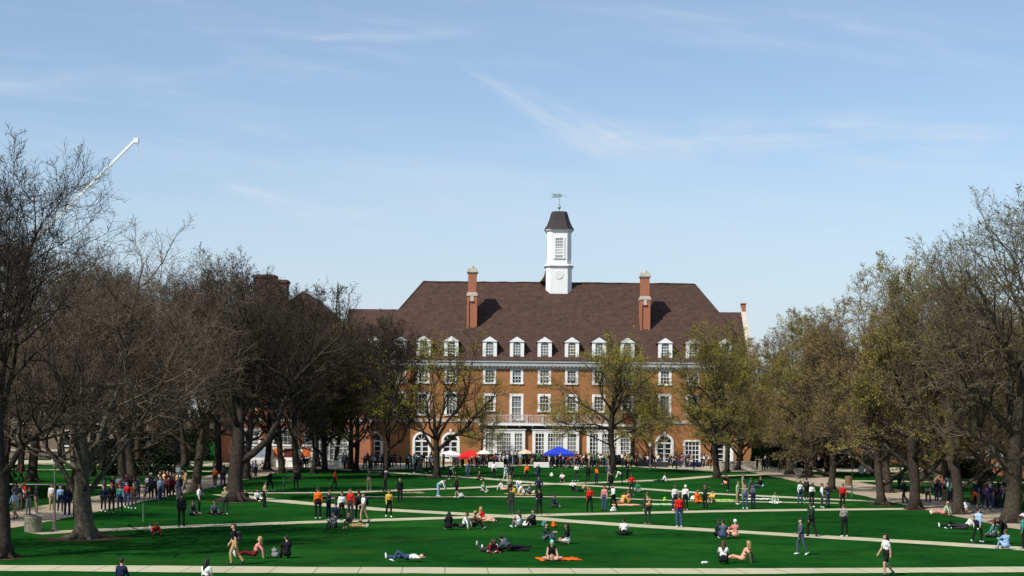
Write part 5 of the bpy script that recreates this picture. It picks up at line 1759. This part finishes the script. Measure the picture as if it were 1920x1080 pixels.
def crowd(n, x0, x1, y0, y1, where, group, poses, bias=None, slope=0.0):
    for i in range(n):
        if i % 4 == 0 or random.random() < 0.2:            # knots of two to five people, gaps between
            kx, ky = random.uniform(x0, x1), random.uniform(y0, y1)
        px = min(x1 + 6, max(x0 - 6, kx + random.gauss(0, 1.0) * (6 + (y1 - 860) * 0.12)))
        py = min(y1, max(y0, ky + random.gauss(0, 0.25) * (y1 - y0))) + slope * (px - x0)
        person(px, py, random.choice(poses), random.uniform(0, 360), random.choice(bias or TOPS), random.choice(BOTS), random.choice(['black', 'brown', 'black', 'blond', 'brown', 'white']),
               random.choice(['short', 'short', 'long']), random.choice(['long', 'short']), 'long', random.choice([0, 0, 1, 2]), where, group, hs=random.uniform(0.88, 1.08))


ST = ['stand', 'stance', 'phone', 'hips', 'walk', 'walk2', 'stance', 'bend', 'throw', 'walk']
crowd(27, 848, 985, 872.5, 877.5, 'below the left bay window', 'people in front of the bay windows', ST)
crowd(24, 985, 1092, 872.5, 877.5, 'below the blue canopy', 'people in front of the bay windows', ST, ['maroon', 'white', 'maroon', 'purple', 'pink', 'red', 'navy', 'grey', 'white', 'black'])
crowd(17, 1092, 1200, 872.5, 878, 'below the right bay window', 'people in front of the bay windows', ST, ['red', 'maroon', 'black', 'white', 'green', 'tan', 'charcoal', 'grey', 'black'])
crowd(16, 1200, 1335, 873, 881, 'near the right arched door', 'people in front of the bay windows', ST, ['black', 'charcoal', 'navy', 'white', 'slate', 'black'])
crowd(22, 690, 846, 876, 887, 'on the left plaza', 'people on the left plaza', ST, ['navy', 'white', 'black', 'charcoal', 'slate', 'pink', 'light blue', 'black', 'maroon'])
crowd(10, 505, 690, 878, 885, 'near the white booths', 'people near the white booths', ST)
crowd(13, 1375, 1560, 878, 888, 'on the right plaza', 'people on the right plaza', ST, ['black', 'white', 'charcoal', 'navy', 'black', 'pink'])
crowd(12, 1732, 1795, 936, 946, 'before the grey trunk', 'people on the right walk', ST, ['navy', 'charcoal', 'green', 'black', 'white', 'purple', 'slate'])
crowd(13, 1806, 1915, 945, 957, 'past the grey trunk', 'people on the right walk', ST, ['red', 'orange', 'navy', 'purple', 'black', 'slate', 'peach'])
crowd(10, 160, 290, 938, 946, 'behind the red cap', 'people on the left walk', ST, ['black', 'navy', 'charcoal', 'white', 'slate', 'red'], -0.1)
crowd(7, 285, 350, 922, 930, 'on the far left walk', 'people on the left walk', ST, ['black', 'white', 'navy', 'tan'])
# the rest of the throng behind them, packed too close to count
def throng():
    V, Fc, MI, mats_, base = [], [], [], {}, 0
    zones = [(700, 850, 873, 880, 24), (850, 1200, 871.8, 875.5, 70), (1200, 1335, 872.5, 877, 26), (505, 690, 876, 880, 10), (1380, 1560, 876, 882, 18), (170, 300, 930, 942, 16), (300, 350, 916, 926, 7), (1738, 1800, 930, 942, 10), (1812, 1918, 938, 952, 13), (20, 85, 945, 958, 5), (395, 480, 890, 906, 8)]
    for x0, x1, y0, y1, n in zones:
        for i in range(n):
            if i % 5 == 0:
                k0 = random.uniform(x0, x1)
            p = ground(min(x1, max(x0, k0 + random.gauss(0, 9))), random.uniform(y0, y1))
            me = far_mesh(random.choice(ST), random.choice(['long', 'short']), 'long', random.choice(['short', 'long']))
            co = np.empty(len(me.vertices) * 3)
            me.vertices.foreach_get('co', co)
            co = co.reshape(-1, 3)
            a = random.uniform(0, 6.28)
            R_ = np.array([[math.cos(a), -math.sin(a), 0], [math.sin(a), math.cos(a), 0], [0, 0, 1]])
            V.append(co @ R_.T * random.uniform(0.88, 1.08) + np.array(p))
            ms = [SKIN[random.choice([0, 0, 1, 2])], cloth(random.choice(TOPS)), cloth(random.choice(BOTS)), cloth('charcoal'), HAIRS[random.choice(['black', 'brown', 'brown', 'blond'])]]
            ids = [mats_.setdefault(m.name, len(mats_)) for m in ms]
            for f in me.polygons:
                Fc.append([v + base for v in f.vertices])
                MI.append(ids[f.material_index])
            base += len(co)
    me = bpy.data.meshes.new('crowd')
    me.from_pydata(np.concatenate(V).tolist(), [], Fc)
    for m in mats_:
        me.materials.append(bpy.data.materials[m])
    me.polygons.foreach_set('material_index', MI)
    tag(link('crowd', me), 'packed throng along the foot of the brick building and on the side walks', 'crowd', kind='stuff')


throng()
# labels: what sets each apart, and a place in line where several look alike
CNT = ['leftmost', 'second', 'third', 'fourth', 'fifth', 'sixth', 'seventh', 'eighth', 'ninth']
buckets = {}
for q in ALLP:
    e, px, top, bot, leg, pose, where, label, hair, cut = q
    if label:
        e['label'] = label
    else:
        buckets.setdefault((top, bot, where), []).append(q)
for (top, bot, where), lst in buckets.items():
    lst.sort(key=lambda q: q[1])
    for i, (e, px, *_r) in enumerate(lst):
        pre = '' if len(lst) == 1 else (f'{CNT[i]} from left, ' if i else 'leftmost ')
        e['label'] = f'{pre}person in {top} top and {bot} {"jeans" if bot == "denim" else "trousers"} {where}'.replace('denim jeans', 'jeans')
bpy.data.scenes.remove(TMP)


# ------------------------------------------------------------------ things on the lawn and round it
random.seed(31)


def thing_at(name, px, py, label, cat, rz=0.0, group=None):
    return empty(name, ground(px, py), rz, label, cat, group)


# telescopic crane far behind the left trees
CYD = 300.0
tip, kn = at(256, 260, CYD), at(160, 355, CYD)
bd = (tip - kn).normalized()
foot = kn - bd * ((kn.z - 3.2) / bd.z)
cr = empty('mobile_crane', (foot.x, CYD, 0), 0, 'white telescopic crane boom slanting up above the left trees', 'crane')
cw = mat('crane_white', (0.82, 0.82, 0.80), 0.4)
LB = (tip - foot).length
seg = [0, 0.52, 0.745, 0.99]
for i in range(3):
    m = MB()
    a, b = foot + bd * LB * (seg[i] - (0.02 if i else 0)), foot + bd * LB * seg[i + 1]
    h = 0.29 - 0.04 * i
    nrm = Vector((-bd.z, 0, bd.x))
    rect = [a + nrm * h + Vector((0, -h * .8, 0)), a + nrm * h + Vector((0, h * .8, 0)), a - nrm * h + Vector((0, h * .8, 0)), a - nrm * h + Vector((0, -h * .8, 0))]
    m.prism(rect, b - a)
    m.prism([q + bd * (LB * (seg[i + 1] - seg[i]) - 0.7) + (q - (a if True else b)).normalized() * 0.07 for q in rect], bd * 0.6)
    o = m.build('boom_section', cw, cr)
    o.location = (-foot.x, -CYD, 0)
m = MB()
m.box(tip.x - 0.5, tip.x + 0.4, CYD - 0.4, CYD + 0.4, tip.z - 0.8, tip.z + 0.1)
m.tube([(tip.x + 0.2, CYD, tip.z - 1), (tip.x + 0.2, CYD, tip.z - 3.0)], 0.06, 4)
m.build('boom_head', cw, cr).location = (-foot.x, -CYD, 0)
m = MB()
m.box(-5, 7, -1.4, 1.4, 1.0, 1.9)
m.box(-2, 2.2, -1.3, 1.3, 1.9, 3.6)
m.prism([(5, -1.3, 1.9), (7.2, -1.3, 1.9), (7.2, -1.3, 2.4), (6.6, -1.3, 3.3), (5, -1.3, 3.3)], (0, 2.6, 0))
m.build('carrier', cw, cr)
for x in (-4, -2.6, 3.4, 5.4):
    for y in (-1.25, 1.25):
        m = MB()
        m.prism([(x + 0.6 * math.cos(k * PI / 8), y - 0.2, 0.6 + 0.6 * math.sin(k * PI / 8)) for k in range(16)], (0, 0.4, 0))
        m.build('wheel', DARK_METAL, cr)


# canopies
def canopy(px, py, w, colour, label, hz=2.15, peak=1.0):
    e = thing_at('canopy', px, py, label, 'canopy', 0.15, 'pop up canopies before the building')
    t = MB()
    n = 8
    h = w / 2
    rings = []
    for f in (1, 0.75, 0.5, 0.25, 0.03):
        r = h * f
        z = hz + peak * (1 - f) ** 0.8
        rings.append([(-r, -r, z), (0, -r * (1 + 0.0), z - 0.08 * f), (r, -r, z), (r, 0, z - 0.08 * f), (r, r, z), (0, r, z - 0.08 * f), (-r, r, z), (-r, 0, z - 0.08 * f)])
    t.loft(rings)
    for a, b in (((-h, -h), (h, -h)), ((h, -h), (h, h)), ((h, h), (-h, h)), ((-h, h), (-h, -h))):
        for k in range(6):
            x0, y0 = a[0] + (b[0] - a[0]) * k / 6, a[1] + (b[1] - a[1]) * k / 6
            x1, y1 = a[0] + (b[0] - a[0]) * (k + 1) / 6, a[1] + (b[1] - a[1]) * (k + 1) / 6
            t.add([(x0, y0, hz), (x1, y1, hz), (x1, y1, hz - 0.24), ((x0 + x1) / 2, (y0 + y1) / 2, hz - 0.3), (x0, y0, hz - 0.24)], [(0, 1, 2, 3, 4)])
    t.build('canopy_top', colour, e)
    for sx in (-1, 1):
        for sy in (-1, 1):
            l = MB()
            l.box(sx * (h - .04) - .04, sx * (h - .04) + .04, sy * (h - .04) - .04, sy * (h - .04) + .04, 0, hz)
            l.box(sx * (h - .04) - .09, sx * (h - .04) + .09, sy * (h - .04) - .09, sy * (h - .04) + .09, 0, 0.03)
            l.build('leg', GREY_METAL, e)
    c = MB()
    for s in (-1, 1):
        c.tube([(s * (h - .05), -h + .05, hz - .1), (s * (h - .05), h - .05, hz - .5)], .03, 4)
        c.tube([(-h + .05, s * (h - .05), hz - .1), (h - .05, s * (h - .05), hz - .5)], .03, 4)
    c.build('truss', GREY_METAL, e)


canopy(1048, 876, 3.4, mat('canvas_blue', (0.015, 0.045, 0.50), 0.7, 0.1, 2), 'blue peaked canopy in front of the middle bay window', 1.75, 0.95)
canopy(882, 876, 3.1, mat('canvas_red', (0.60, 0.015, 0.012), 0.7, 0.1, 2), 'red peaked canopy left of the first bay window', 1.35, 0.9)
canopy(844, 875, 2.4, mat('canvas_white', (0.75, 0.75, 0.75), 0.7, 0.1, 2), 'small white canopy before the left arched doors', 1.6, 0.5)
for px, py, c, lb in ((985, 876, (0.75, 0.50, 0.36), 'pale peach parasol between the red and the blue canopies'), (908, 877, (0.72, 0.68, 0.58), 'cream parasol at the right side of the red canopy')):
    e = thing_at('parasol', px, py, lb, 'parasol', 0, 'parasols before the building')
    m = MB()
    m.lathe([(1.0, 0), (0.95, 0.1), (0.55, 0.36), (0.05, 0.5), (0.03, 0.58)], (0, 0, 1.75), 8)
    m.build('shade', mat('parasol_%d' % px, c, 0.8, 0.1), e)
    m = MB()
    m.tube([(0, 0, 0.05), (0, 0, 2.2)], 0.03, 6)
    m.build('pole', GREY_METAL, e)
    m = MB()
    m.lathe([(0.26, 0), (0.26, 0.06), (0.05, 0.12)], (0, 0, 0), 12)
    m.build('base', DARK_METAL, e)


# lamp posts
def lamp(px, py, h, label, m=DARK_METAL):
    e = thing_at('lamp_post', px, py, label, 'lamp post', 0, 'lamp posts round the quad')
    b = MB()
    b.lathe([(0.17, 0), (0.17, 0.12), (0.12, 0.2), (0.10, 0.55), (0.075, 0.62)], (0, 0, 0), 10)
    b.build('base', m, e)
    p = MB()
    p.lathe([(0.07, 0.6), (0.05, h - 0.72), (0.09, h - 0.70), (0.09, h - 0.62)], (0, 0, 0), 10)
    p.build('pole', m, e)
    l = MB()
    l.lathe([(0.10, h - 0.62), (0.19, h - 0.5), (0.21, h - 0.25), (0.15, h - 0.12)], (0, 0, 0), 10)
    l.build('lantern', mat('frosted_glass', (0.6, 0.6, 0.56), 0.3), e)
    c = MB()
    c.lathe([(0.24, h - 0.12), (0.2, h - 0.05), (0.05, h + 0.05), (0.04, h + 0.16), (0.01, h + 0.2)], (0, 0, 0), 10)
    c.build('cap', m, e)


LG = mat('lamp_grey_brown', (0.14, 0.12, 0.10), 0.6, 0.2, 3)
lamp(102, 996, 4.2, 'slim grey lamp post beside the concrete bin', LG)
lamp(278, 902, 3.9, 'slim lamp post behind the left walk crowd', LG)
lamp(334, 937, 2.6, 'low lamp post at the edge of the left walk', LG)
lamp(961, 880, 2.3, 'pale lamp post before the first bay window', GREY_METAL)
lamp(1219, 879, 3.4, 'tan lamp post left of the right arched door', LG)
lamp(1283, 878, 3.4, 'pale lamp post right of the right arched door', GREY_METAL)


# bins
def bin_(px, py, r, h, label, m):
    e = thing_at('litter_bin', px, py, label, 'litter bin', 0, 'bins along the walks')
    b = MB()
    b.lathe([(r * 0.94, 0), (r, 0.05), (r, h - 0.06), (r * 0.96, h), (r * 0.8, h), (r * 0.8, h - 0.25)], (0, 0, 0), 20)
    b.build('drum', m, e)
    l = MB()
    l.lathe([(r * 0.79, h - 0.1), (r * 0.7, h + 0.02), (r * 0.35, h + 0.06), (r * 0.3, h - 0.02)], (0, 0, 0), 20)
    l.build('lid', DARK_METAL, e)


AGG = mat('aggregate_concrete', (0.22, 0.20, 0.15), 0.95, 0.35, 12, 0.5)
bin_(62, 998, 0.46, 0.86, 'round concrete litter bin on the left walk', AGG)
bin_(1591, 911, 0.36, 0.95, 'brown round bin on the right plaza', mat('bin_brown', (0.16, 0.10, 0.05), 0.8, 0.2))
bin_(1666, 912, 0.36, 0.95, 'pale round bin behind the flared trunk', mat('bin_pale', (0.42, 0.40, 0.36), 0.8, 0.2))

# two white round topped boards on the far right plaza
for px, lb in ((1615, 'left one of two white oval boards on the right plaza'), (1628, 'right one of two white oval boards on the right plaza')):
    e = thing_at('sign_board', px, 893, lb, 'sign board', 0, 'white oval boards')
    m = MB()
    m.prism([(0.33 * math.cos(a), -0.03, 0.75 + 0.48 * math.sin(a)) for a in [2 * PI * k / 24 for k in range(24)]], (0, 0.06, 0))
    m.build('panel', WHITE, e)
    m = MB()
    m.prism([(-0.3, 0.031, 0.9), (-0.22, 0.031, 0.9), (-0.3, 0.5, 0), (-0.38, 0.5, 0)], (0.05, 0.03, 0))
    m.prism([(0.3, 0.031, 0.9), (0.22, 0.031, 0.9), (0.3, 0.5, 0), (0.38, 0.5, 0)], (-0.05, 0.03, 0))
    m.build('stand', GREY_METAL, e)


# hedges along the foot of the facade, and shrubs
def leafy(name, boxes, m, label, cat, dens=160, sz=0.11, group=None, seed=1, parent=None):
    rng = np.random.default_rng(seed)
    Q = []
    for x0, x1, y0, y1, z1 in boxes:
        n = int(dens * ((x1 - x0) * (y1 - y0) + 2 * (x1 - x0) * z1))
        c = np.stack([rng.uniform(x0, x1, n), rng.uniform(y0, y1, n), rng.uniform(0, z1, n)], 1)
        face = rng.integers(0, 3, n)
        c[face == 0, 1] = y0 + rng.normal(0, 0.06, (face == 0).sum())
        c[face == 1, 2] = z1 + rng.normal(0, 0.07, (face == 1).sum())
        e1 = rng.normal(0, 1, (n, 3)); e1 /= np.linalg.norm(e1, axis=1, keepdims=True)
        e2 = np.cross(e1, rng.normal(0, 1, (n, 3))); e2 /= np.linalg.norm(e2, axis=1, keepdims=True)
        s = sz * rng.uniform(0.5, 1.2, (n, 1))
        Q.append(np.stack([c - e1 * s, c + e2 * s * .6, c + e1 * s, c - e2 * s * .6], 1).reshape(-1, 3))
    q = np.concatenate(Q)
    me = bpy.data.meshes.new(name)
    me.from_pydata(q.tolist(), [], np.arange(len(q)).reshape(-1, 4).tolist())
    me.materials.append(m)
    return tag(link(name, me), label, cat, group)


HEDGE = leafmat('hedge_leaves', (0.016, 0.024, 0.010), (0.007, 0.010, 0.006))
HG = 'clipped hedges under the bay windows'
for (a, b, lb) in ((898, 990, 'dark clipped hedge under the left bay window'), (991, 1092, 'dark clipped hedge under the middle bay window'), (1093, 1215, 'dark clipped hedge under the right bay window'),
                   (1262, 1283, 'dark hedge between the right arched door and the square door')):
    leafy('hedge', [(bx(a), bx(b), YF - 1.35, YF - 0.4, 1.25 if a < 1200 else 1.0)], HEDGE, lb, 'hedge', group=HG, seed=a)
SG = 'shrubs behind the walks'
for i, (x, y, w, d, h, lb) in enumerate(((-39, 168, 7, 3, 2.2, 'dark shrub behind the left walk, nearest of the left shrubs'), (-52, 218, 12, 4, 3.4, 'dark shrub bank beside the far pale hall'), (-43, 205, 4, 3, 2.6, 'dark shrub at the left corner of the long brick building'),
                                         (-62, 150, 14, 4, 3.0, 'dark shrub bank far left between the cross paths'), (-40, 120, 5, 3, 2.4, 'dark shrub close to the tall red hall'), (41, 212, 14, 4, 2.8, 'dark shrub bank right of the long brick building'), (52, 185, 4, 12, 2.0, 'dark shrub strip before the right brick hall, far one'),
                                         (39, 246, 12, 3, 3.6, 'dark shrub bank behind the gable end of the long brick building'), (-48, 224, 12, 3, 4.6, 'tall dark shrub bank between the pale hall and the long brick building'),
                                         (53, 140, 3, 16, 1.8, 'dark shrub strip before the right brick hall, near one'))):
    leafy('shrub', [(x - w / 2 + w * k / 5, x - w / 2 + w * (k + 1) / 5, y - d / 2 + random.uniform(-.4, .4), y + d / 2, h * random.uniform(0.6, 1.1)) for k in range(5)], HEDGE, lb, 'shrub', 70, 0.2, SG, 40 + i)

# low stone wall by the right plaza
e = thing_at('stone_wall', 1382, 882, 'low pale stone wall with capped piers right of the doors', 'wall')
m = MB()
m.box(-2.4, 2.4, -0.2, 0.2, 0, 1.0)
m.build('wall', STONE, e)
m = MB()
m.box(-2.4, 2.4, -0.27, 0.27, 1.0, 1.14)
m.build('coping', STONE, e)
for x in (-2.7, 2.7):
    m = MB()
    m.box(x - 0.3, x + 0.3, -0.3, 0.3, 0, 1.3)
    m.box(x - 0.38, x + 0.38, -0.38, 0.38, 1.3, 1.45)
    m.build('pier', STONE, e)

# white booths with posters before the left pavilion
POST = {'blue': (0.30, 0.36, 0.46), 'orange': (0.72, 0.17, 0.04), 'maroon': (0.13, 0.02, 0.02)}
for px, w, cols, lb in ((479, 3.1, ['blue'], 'white booth with a grey blue poster behind the heavy limbed trunk'), (531, 3.0, ['orange', 'maroon'], 'white booth with an orange and a maroon poster'),
                        (574, 1.7, ['orange'], 'narrow white booth with an orange poster'), (632, 2.6, [], 'white topped open stall right of the booths')):
    e = thing_at('market_booth', px, 876, lb, 'booth', 0, 'white booths before the left pavilion')
    m = MB()
    for s in (-1, 1):
        m.box(s * w / 2 - 0.09, s * w / 2 + 0.09, -0.1, 0.1, 0, 2.6)
        m.box(s * w / 2 - 0.05, s * w / 2 + 0.05, 1.4, 1.5, 0, 2.6)
    m.box(-w / 2 - 0.12, w / 2 + 0.12, -0.14, 1.55, 2.6, 2.78)
    m.build('frame', WHITE, e)
    if cols:
        m = MB()
        m.box(-w / 2 + 0.09, w / 2 - 0.09, -0.03, 0.03, 0.9, 2.597)
        m.build('panel', WHITE, e)
    m = MB()
    m.box(-w / 2 + 0.1, w / 2 - 0.1, -0.25, 0.5, 0.78, 0.85)
    m.box(-w / 2 + 0.12, w / 2 - 0.12, -0.22, -0.18, 0.05, 0.78)
    m.build('counter', WHITE, e)
    n = len(cols)
    for i, c in enumerate(cols):
        a = -w / 2 + 0.3 + (w - 0.6) * i / n
        m = MB()
        m.box(a + 0.05, a + (w - 0.6) / n - 0.05, -0.06, -0.033, 1.25, 2.35)
        o = m.build('poster', mat('poster_' + c, POST[c], 0.6, 0.45, 2.2), e)
        o['label'] = c + ' poster'

# red banner hung over the balcony rail
m = MB()
k = 14
x0, x1 = bx(1163), bx(1187)
vs, fs = [], []
for i in range(k + 1):
    x = x0 + (x1 - x0) * i / k
    for y, z in ((BY + 0.02, bz(778.0)), (BY - 0.06 - 0.04 * math.sin(i * 1.1), bz(784)), (BY - 0.05 - 0.06 * math.sin(i * 1.1 + .4), bz(791 - 1.5 * math.sin(i * .5)))):
        vs.append((x, y, z))
for i in range(k):
    for j in range(2):
        fs.append((i * 3 + j, i * 3 + 3 + j, i * 3 + 4 + j, i * 3 + 1 + j))
m.add(vs, fs)
o = m.build('banner', mat('banner_red', (0.52, 0.03, 0.03), 0.8, 0.2, 3), fix=False)
tag(o, 'red cloth banner hanging over the white balcony rail', 'banner')
sm = o.modifiers.new('thickness', 'SOLIDIFY')
sm.thickness = 0.02

# folding tables with dark cloths among the right hand crowd
for px, py, c, lb in ((1205, 876, 'black', 'table under a black cloth left of the tan lamp post'), (1237, 877, 'charcoal', 'table under a charcoal cloth right of the tan lamp post'), (1300, 877, 'navy', 'table under a navy cloth before the square door'), (1015, 878, 'white', 'table under a white cloth left of the blue canopy'), (930, 878, 'white', 'table under a white cloth right of the red canopy')):
    e = thing_at('folding_table', px, py, lb, 'table', 0, 'tables among the crowd')
    m = MB()
    m.box(-0.92, 0.92, -0.38, 0.38, 0.70, 0.74)
    m.build('table_top', GREY_METAL, e)
    for sx in (-0.8, 0.8):
        for sy in (-0.3, 0.3):
            m = MB()
            m.tube([(sx, sy, 0), (sx, sy, 0.70)], 0.02, 5)
            m.build('leg', GREY_METAL, e)
    m = MB()
    ring0 = [(-0.95, -0.41), (0, -0.42), (0.95, -0.41), (0.96, 0), (0.95, 0.41), (0, 0.42), (-0.95, 0.41), (-0.96, 0)]
    m.loft([[(x * 1.04, y * 1.12, 0.12) for x, y in ring0], [(x, y, 0.72) for x, y in ring0], [(x * 0.98, y * 0.96, 0.748) for x, y in ring0]])
    t = m.build('tablecloth', cloth(c))
    t.location = e.location
    tag(t, f'{c} cloth over the {lb[lb.index("cloth") + 6:]} table'.replace('left of', 'table left of').replace('right of', 'table right of').replace('before the', 'table before the').rsplit(' table', 1)[0], 'tablecloth', 'cloths on the tables')


# bags, bottles and blankets
def bag(px, py, colour, label, s=1.0):
    ps = [(V3(-.14, 0, .12), V3(.14, 0, .12), .12, .12, 'T'), (V3(-.10, .02, .26), V3(.10, .02, .26), .09, .08, 'T'), (V3(0, -.10, .12), V3(0, -.13, .14), .10, .07, 'T')]
    ps += [(V3(-.06, .02, .33), V3(0, .02, .40), .016, .016, 'T'), (V3(0, .02, .40), V3(.06, .02, .33), .016, .016, 'T')]
    ps = [(a * s, b * s, ra * s, rb * s, g) for a, b, ra, rb, g in ps]
    bm = MB()
    for a, b, ra, rb, _ in ps:
        d = (b - a).normalized()
        bm.tube([a - d * ra, a - d * ra * .7, a, b, b + d * rb * .7, b + d * rb], [ra * .1, ra * .72, ra, rb, rb * .72, rb * .1], 10)
    o = bm.build('bag', cloth(colour), smooth=True)
    o.location = ground(px, py)
    o.rotation_euler = (0, 0, random.uniform(0, 6))
    tag(o, label, 'bag')


bag(515, 1046, 'grey', 'pale grey bag lying on the lawn between the pink and the black sitter', 1.25)
bag(987, 988, 'white', 'white bag between the two sitters below the path crossing')
bag(1021, 988, 'teal', 'teal bag right of the dark sitter below the path crossing')
bag(1038, 989, 'orange', 'orange bag right of the teal bag')
bag(1247, 941, 'lime', 'lime bag on the grass left of the white capped person')
bag(1300, 938, 'white', 'white bag behind the all orange person')
bag(949, 893, 'white', 'white bag on the far lawn left of the picnic circle', 1.2)
bag(1034, 894, 'white', 'white bag alone on the far lawn', 1.2)
bag(865, 933, 'white', 'white bag beside the brown topped player')
bag(1150, 960, 'white', 'white bag at the feet of the striding white topped person')


def blanket(px, py, w, d, colour, label, rz=0.0):
    m = MB()
    n = 12
    rng = random.Random(px)
    h = [[0.02 + 0.05 * rng.random() ** 2 for _ in range(n + 1)] for _ in range(n + 1)]
    vs = [(w * (i / n - .5) + rng.uniform(-.03, .03), d * (j / n - .5) + rng.uniform(-.03, .03), h[i][j]) for i in range(n + 1) for j in range(n + 1)]
    fs = [(i * (n + 1) + j, (i + 1) * (n + 1) + j, (i + 1) * (n + 1) + j + 1, i * (n + 1) + j + 1) for i in range(n) for j in range(n)]
    m.add(vs, fs)
    o = m.build('blanket', cloth(colour), smooth=True, fix=False)
    o.location = ground(px, py)
    o.rotation_euler = (0, 0, rz)
    md = o.modifiers.new('thickness', 'SOLIDIFY')
    md.thickness = 0.015
    tag(o, label, 'blanket', 'blankets on the grass')


blanket(1047, 1049, 1.9, 1.3, 'orange', 'orange blanket under the person with the teal cap', 0.2)
blanket(1173, 947, 2.2, 1.5, 'peach', 'peach towel under the yellow and pink pair', 0.1)
blanket(1358, 938, 1.8, 1.8, 'lime', 'lime blanket right of the all orange person', 0.3)
blanket(1238, 946, 2.0, 2.0, 'pale green', 'pale green blanket left of the red hooded person', 0.1)
blanket(977, 927, 2.4, 3.0, 'tan', 'tan blanket under the picnic circle', 0.2)
blanket(772, 924, 2.0, 2.0, 'khaki', 'khaki blanket on the empty lawn left of the crooked open tree', 0.3)
blanket(1420, 936, 2.2, 1.8, 'white', 'white blanket behind the three standing together', 0.1)

e = thing_at('water_bottle', 1322, 1057, 'white bottle lying on the lawn left of the sitting pair', 'bottle', 0.4)
m = MB()
m.tube([(-.17, 0, .055), (-.16, 0, .055), (.08, 0, .055), (.13, 0, .055)], [.03, .055, .055, .025], 10)
m.build('body', WHITE, e)
m = MB()
m.tube([(.13, 0, .055), (.19, 0, .055)], [.028, .028], 10)
m.build('lid', mat('bottle_lid', (0.08, 0.3, 0.3), 0.5), e)


# staked saplings with guards
def sapling(px, py, h, label, seed):
    e = thing_at('sapling', px, py, label, 'sapling', 0, 'young staked trees')
    rng = random.Random(seed)
    m = MB()
    m.tube([(0, 0, 0), (0.02, 0, h * .5), (0, 0.02, h)], [0.035, 0.025, 0.01], 5)
    for k in range(16):
        z = h * (0.45 + 0.5 * k / 16)
        a = k * 2.4
        l = 0.7 * (1.1 - k / 20)
        m.tube([(0, 0, z), (l * .5 * math.cos(a), l * .5 * math.sin(a), z + l * .45), (l * .8 * math.cos(a), l * .8 * math.sin(a), z + l)], [0.013, 0.010, 0.006], 3)
    m.build('stem', BARK_BROWN, e)
    g = MB()
    g.lathe([(0.07, 0), (0.07, 1.1), (0.06, 1.1)], (0, 0, 0), 8)
    g.build('guard', mat('guard_green', (0.05, 0.13, 0.06), 0.7), e)


sapling(269, 978, 4.0, 'thin sapling with green guard on the left lawn edge', 3)
sapling(532, 920, 3.0, 'thin sapling with green guard near the lone dark tree', 4)
sapling(1597, 932, 4.0, 'thin sapling with green guard beside the right plaza bin', 5)
